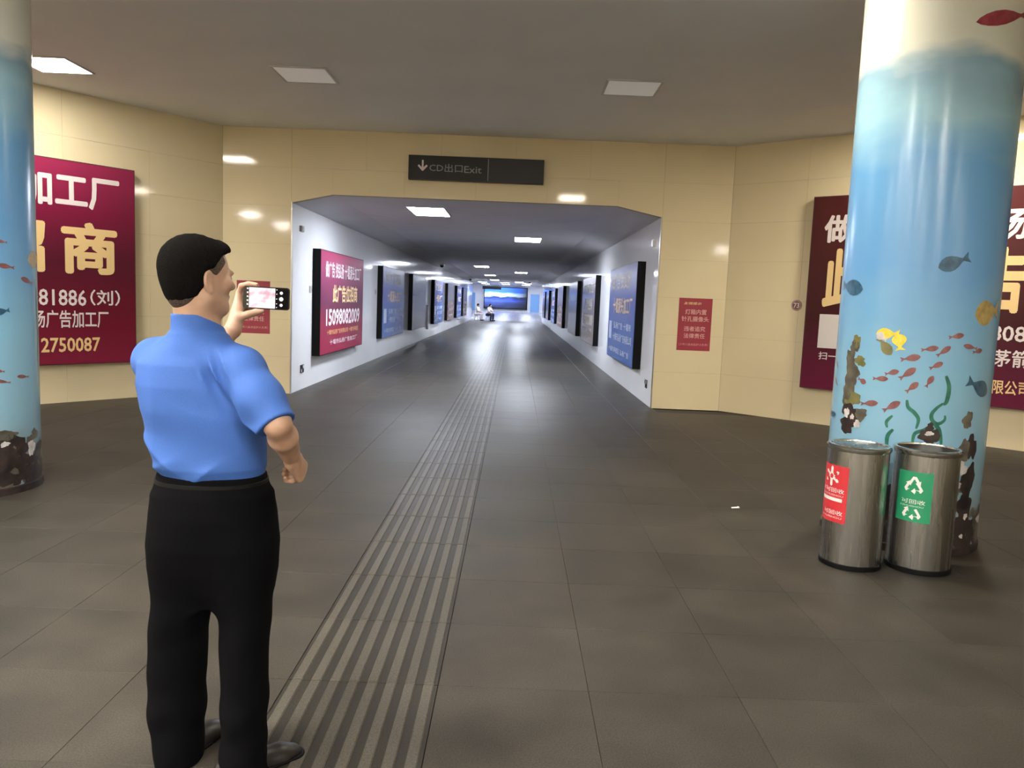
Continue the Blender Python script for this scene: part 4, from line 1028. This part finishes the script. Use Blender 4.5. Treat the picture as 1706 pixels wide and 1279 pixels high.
# shoes
for an, a in ((ankL, 18), (ankR, 48)):
    a = math.radians(a); f = np.array((math.sin(a), math.cos(a), 0)); c = np.array((an[0], an[1], 0))
    Sh = Field(c - (.25, .25, .02), c + (.25, .25, .16), .005)
    Sh.cone(c - f * .055 + up * .035, c + f * .02 + up * .038, .040, .042, .02); Sh.cone(c + f * .02 + up * .035, c + f * .125 + up * .018, .042, .044, .02, flat=((0, 0, 1), .85)); Sh.cone(c + f * .125 + up * .018, c + f * .165 + up * .014, .042, .034, .02, flat=((0, 0, 1), .8))
    Sh.cone(c - f * .01 + up * .05, c - f * .015 + up * .10, .042, .040, .02); Sh.half((0, 0, .012), (0, 0, -1), .002)
    sh = add_part('shoe', Sh.mesh('shoe', M_shoe, 1))
    So = Field(c - (.25, .25, .02), c + (.25, .25, .06), .005)
    So.cone(c - f * .06 + up * .01, c + f * .17 + up * .01, .043, .042, .01); So.half((0, 0, .014), (0, 0, 1), .001); So.half((0, 0, .0), (0, 0, -1), .001)
    add_part('sole', So.mesh('sole', M_black, 0), sh)

# ---- phone held in the raised hand
A_, Bq = atY(405, 497, PH), atY(482, 497, PH); plen = Bq.x - A_.x; ph_h = .080
c0 = atY(443.5, 496.5, PH)
ph = empty('smartphone', c0, 0.0); ph.rotation_euler = (math.radians(0), math.radians(1.0), 0); tag(ph, 'black smartphone held sideways with a bright camera screen', 'phone')
def rrect(wd, hh, r, n=5):
    pts = []
    for cx, cz, a0 in ((wd / 2 - r, hh / 2 - r, 0), (-wd / 2 + r, hh / 2 - r, 90), (-wd / 2 + r, -hh / 2 + r, 180), (wd / 2 - r, -hh / 2 + r, 270)):
        for k in range(n): t = math.radians(a0 + 90 * k / (n - 1)); pts.append((cx + r * math.cos(t), cz + r * math.sin(t)))
    return pts
RX90 = Matrix.Rotation(math.radians(90), 4, 'X')
obj('case', MB().prism(rrect(plen, ph_h, .010), -.0085, 0, RX90), mat('phone_case', (.012, .012, .014), .25), ph)
scr = MB().prism(rrect(plen - .006, ph_h - .006, .008), 0, .0004, RX90); so = obj('screen', scr, mat('phone_glass', (.004, .004, .005), .08), ph)
mv = mat('viewfinder', (.02, .02, .02), .3); N, Lk, bb = nodes(mv); tcn = N.new('ShaderNodeTexCoord'); ns = N.new('ShaderNodeTexNoise'); ns.inputs['Scale'].default_value = 2.2; Lk.new(tcn.outputs['Generated'], ns.inputs['Vector'])
cr = N.new('ShaderNodeValToRGB'); cr.color_ramp.elements[0].position = .35; cr.color_ramp.elements[0].color = (.75, .42, .5, 1); cr.color_ramp.elements[1].position = .52; cr.color_ramp.elements[1].color = (1, .93, .97, 1)
Lk.new(ns.outputs[0], cr.inputs[0]); Lk.new(cr.outputs[0], bb.inputs['Emission Color']); bb.inputs['Emission Strength'].default_value = 1.15
k_ = PH / F_PX
obj('viewfinder', MB().box((415 - 443.5) * k_, (458.5 - 443.5) * k_, -.0010, -.0004, -.036, .036), mv, so)
M_ui = mat('screen_icon', (.1, .1, .1), .3, emit=(1, 1, 1), estr=1.1)
def dot(u, v, r): obj('icon', MB().lathe([(.00005, .0004), (r, .0004), (r, .001), (.00005, .001)], 16, Matrix.Translation(((u - 443.5) * k_, 0, -(v - 496.5) * k_)) @ RX90), M_ui, so, True)
for v, r in ((487, .0055), (497, .0075), (507, .0055)): dot(468.5, v, r)
for v in (482, 488.5, 495, 501.5, 508): dot(412.6, v, .0030)
for v in (482, 489, 497, 505, 511): dot(461, v, .0017)

# ---- two people sitting far down the tunnel
def seated(u, v, Yd, face, shirt_m, tr_m, lean, label, stool_m, scale=1.0):
    b = atY(u, v, Yd); b.z = 0; root = empty('person', b); tag(root, label, 'person')
    fx = np.array((math.sin(face), math.cos(face), 0)); rx = np.array((math.cos(face), -math.sin(face), 0))
    def Q(x, y, z): return (rx * x + fx * y) * scale + up * z * scale
    hip, ch, hd = Q(0, 0, .50), Q(0, lean, .90), Q(0, lean * 1.5, 1.16)
    lo_, hi_ = (-.75, -.75, -.02), (.75, .75, 1.4); hh = .02
    f = Field(lo_, hi_, hh); f.ell(hd, (.085, .095, .115), None, .02); f.cone(hd - up * .05, ch + up * .07, .05, .06, .03); f.cone(ch, hip, .08, .08, .03)
    for s_ in (-1, 1):
        f.chain([(ch + Q(s_ * .17, 0, .05), .05), (ch + Q(s_ * .23, .12, -.20), .045), (Q(s_ * .14, .38, .62), .04)], .02); f.ell(Q(s_ * .13, .41, .60), (.045, .05, .045), None, .02)
        f.chain([(Q(s_ * .10, 0, .48), .07), (Q(s_ * .15, .42, .48), .055), (Q(s_ * .16, .40, .08), .045), (Q(s_ * .17, .54, .04), .04)], .02)
    link('body', f.mesh('body', M_skin), root)
    f = Field(lo_, hi_, hh); f.cone(ch, hip + up * .04, .155, .15, .05); f.cone(ch + Q(-.14, 0, .06), ch + Q(.14, 0, .06), .085, .085, .05)
    for s_ in (-1, 1): f.cone(ch + Q(s_ * .17, 0, .05), ch + Q(s_ * .23, .10, -.14), .075, .07, .03)
    link('shirt', f.mesh('shirt', shirt_m), root)
    f = Field(lo_, hi_, hh); f.cone(Q(-.07, 0, .47), Q(.07, 0, .47), .13, .13, .05)
    for s_ in (-1, 1): f.chain([(Q(s_ * .10, 0, .49), .10), (Q(s_ * .15, .42, .49), .085), (Q(s_ * .16, .40, .10), .068)], .03)
    link('trousers', f.mesh('trousers', tr_m), root)
    f = Field(lo_, hi_, hh); f.ell(hd + up * .03 - fx * .02, (.10, .105, .11), None, .01); f.half(hd + fx * .05, fx - up * .5); f.half(hd - up * .04, -up)
    link('hair', f.mesh('hair', M_hair), root)
    for s_ in (-1, 1):
        f = Field(lo_, hi_, hh); c = Q(s_ * .165, .47, .04); f.cone(c - fx * .08, c + fx * .08, .05, .05, .02); f.half((0, 0, .005), (0, 0, -1)); link('shoe', f.mesh('shoe', M_shoe), root)
    st = empty('stool', b, -face); tag(st, 'low stool under the ' + label.split(' sitting')[0], 'stool')
    obj('seat', MB().lathe([(.001, .335), (.17, .335), (.18, .345), (.17, .36), (.001, .36)], 20), stool_m, st, True)
    for sx in (-1, 1):
        for sy in (-1, 1): obj('leg', MB().cyl((sx * .15, sy * .15, 0), (sx * .09, sy * .09, .34), .016, n=8), stool_m, st)
    return root
M_pale = mat('pale_shirt', (.74, .72, .74), .7); M_palet = mat('pale_trousers', (.55, .50, .54), .7); M_navy = mat('navy_cloth', (.012, .012, .03), .7)
M_stool = mat('white_plastic_stool', (.7, .68, .72), .4)
seated(793, 532, 60.2, math.radians(100), M_pale, M_palet, .10, 'person in pale clothes sitting by the tunnel wall far off', M_stool)
seated(812, 532, 60.0, math.radians(120), M_pale, M_navy, .16, 'person in white top and navy trousers sitting near the screen far off', M_stool)
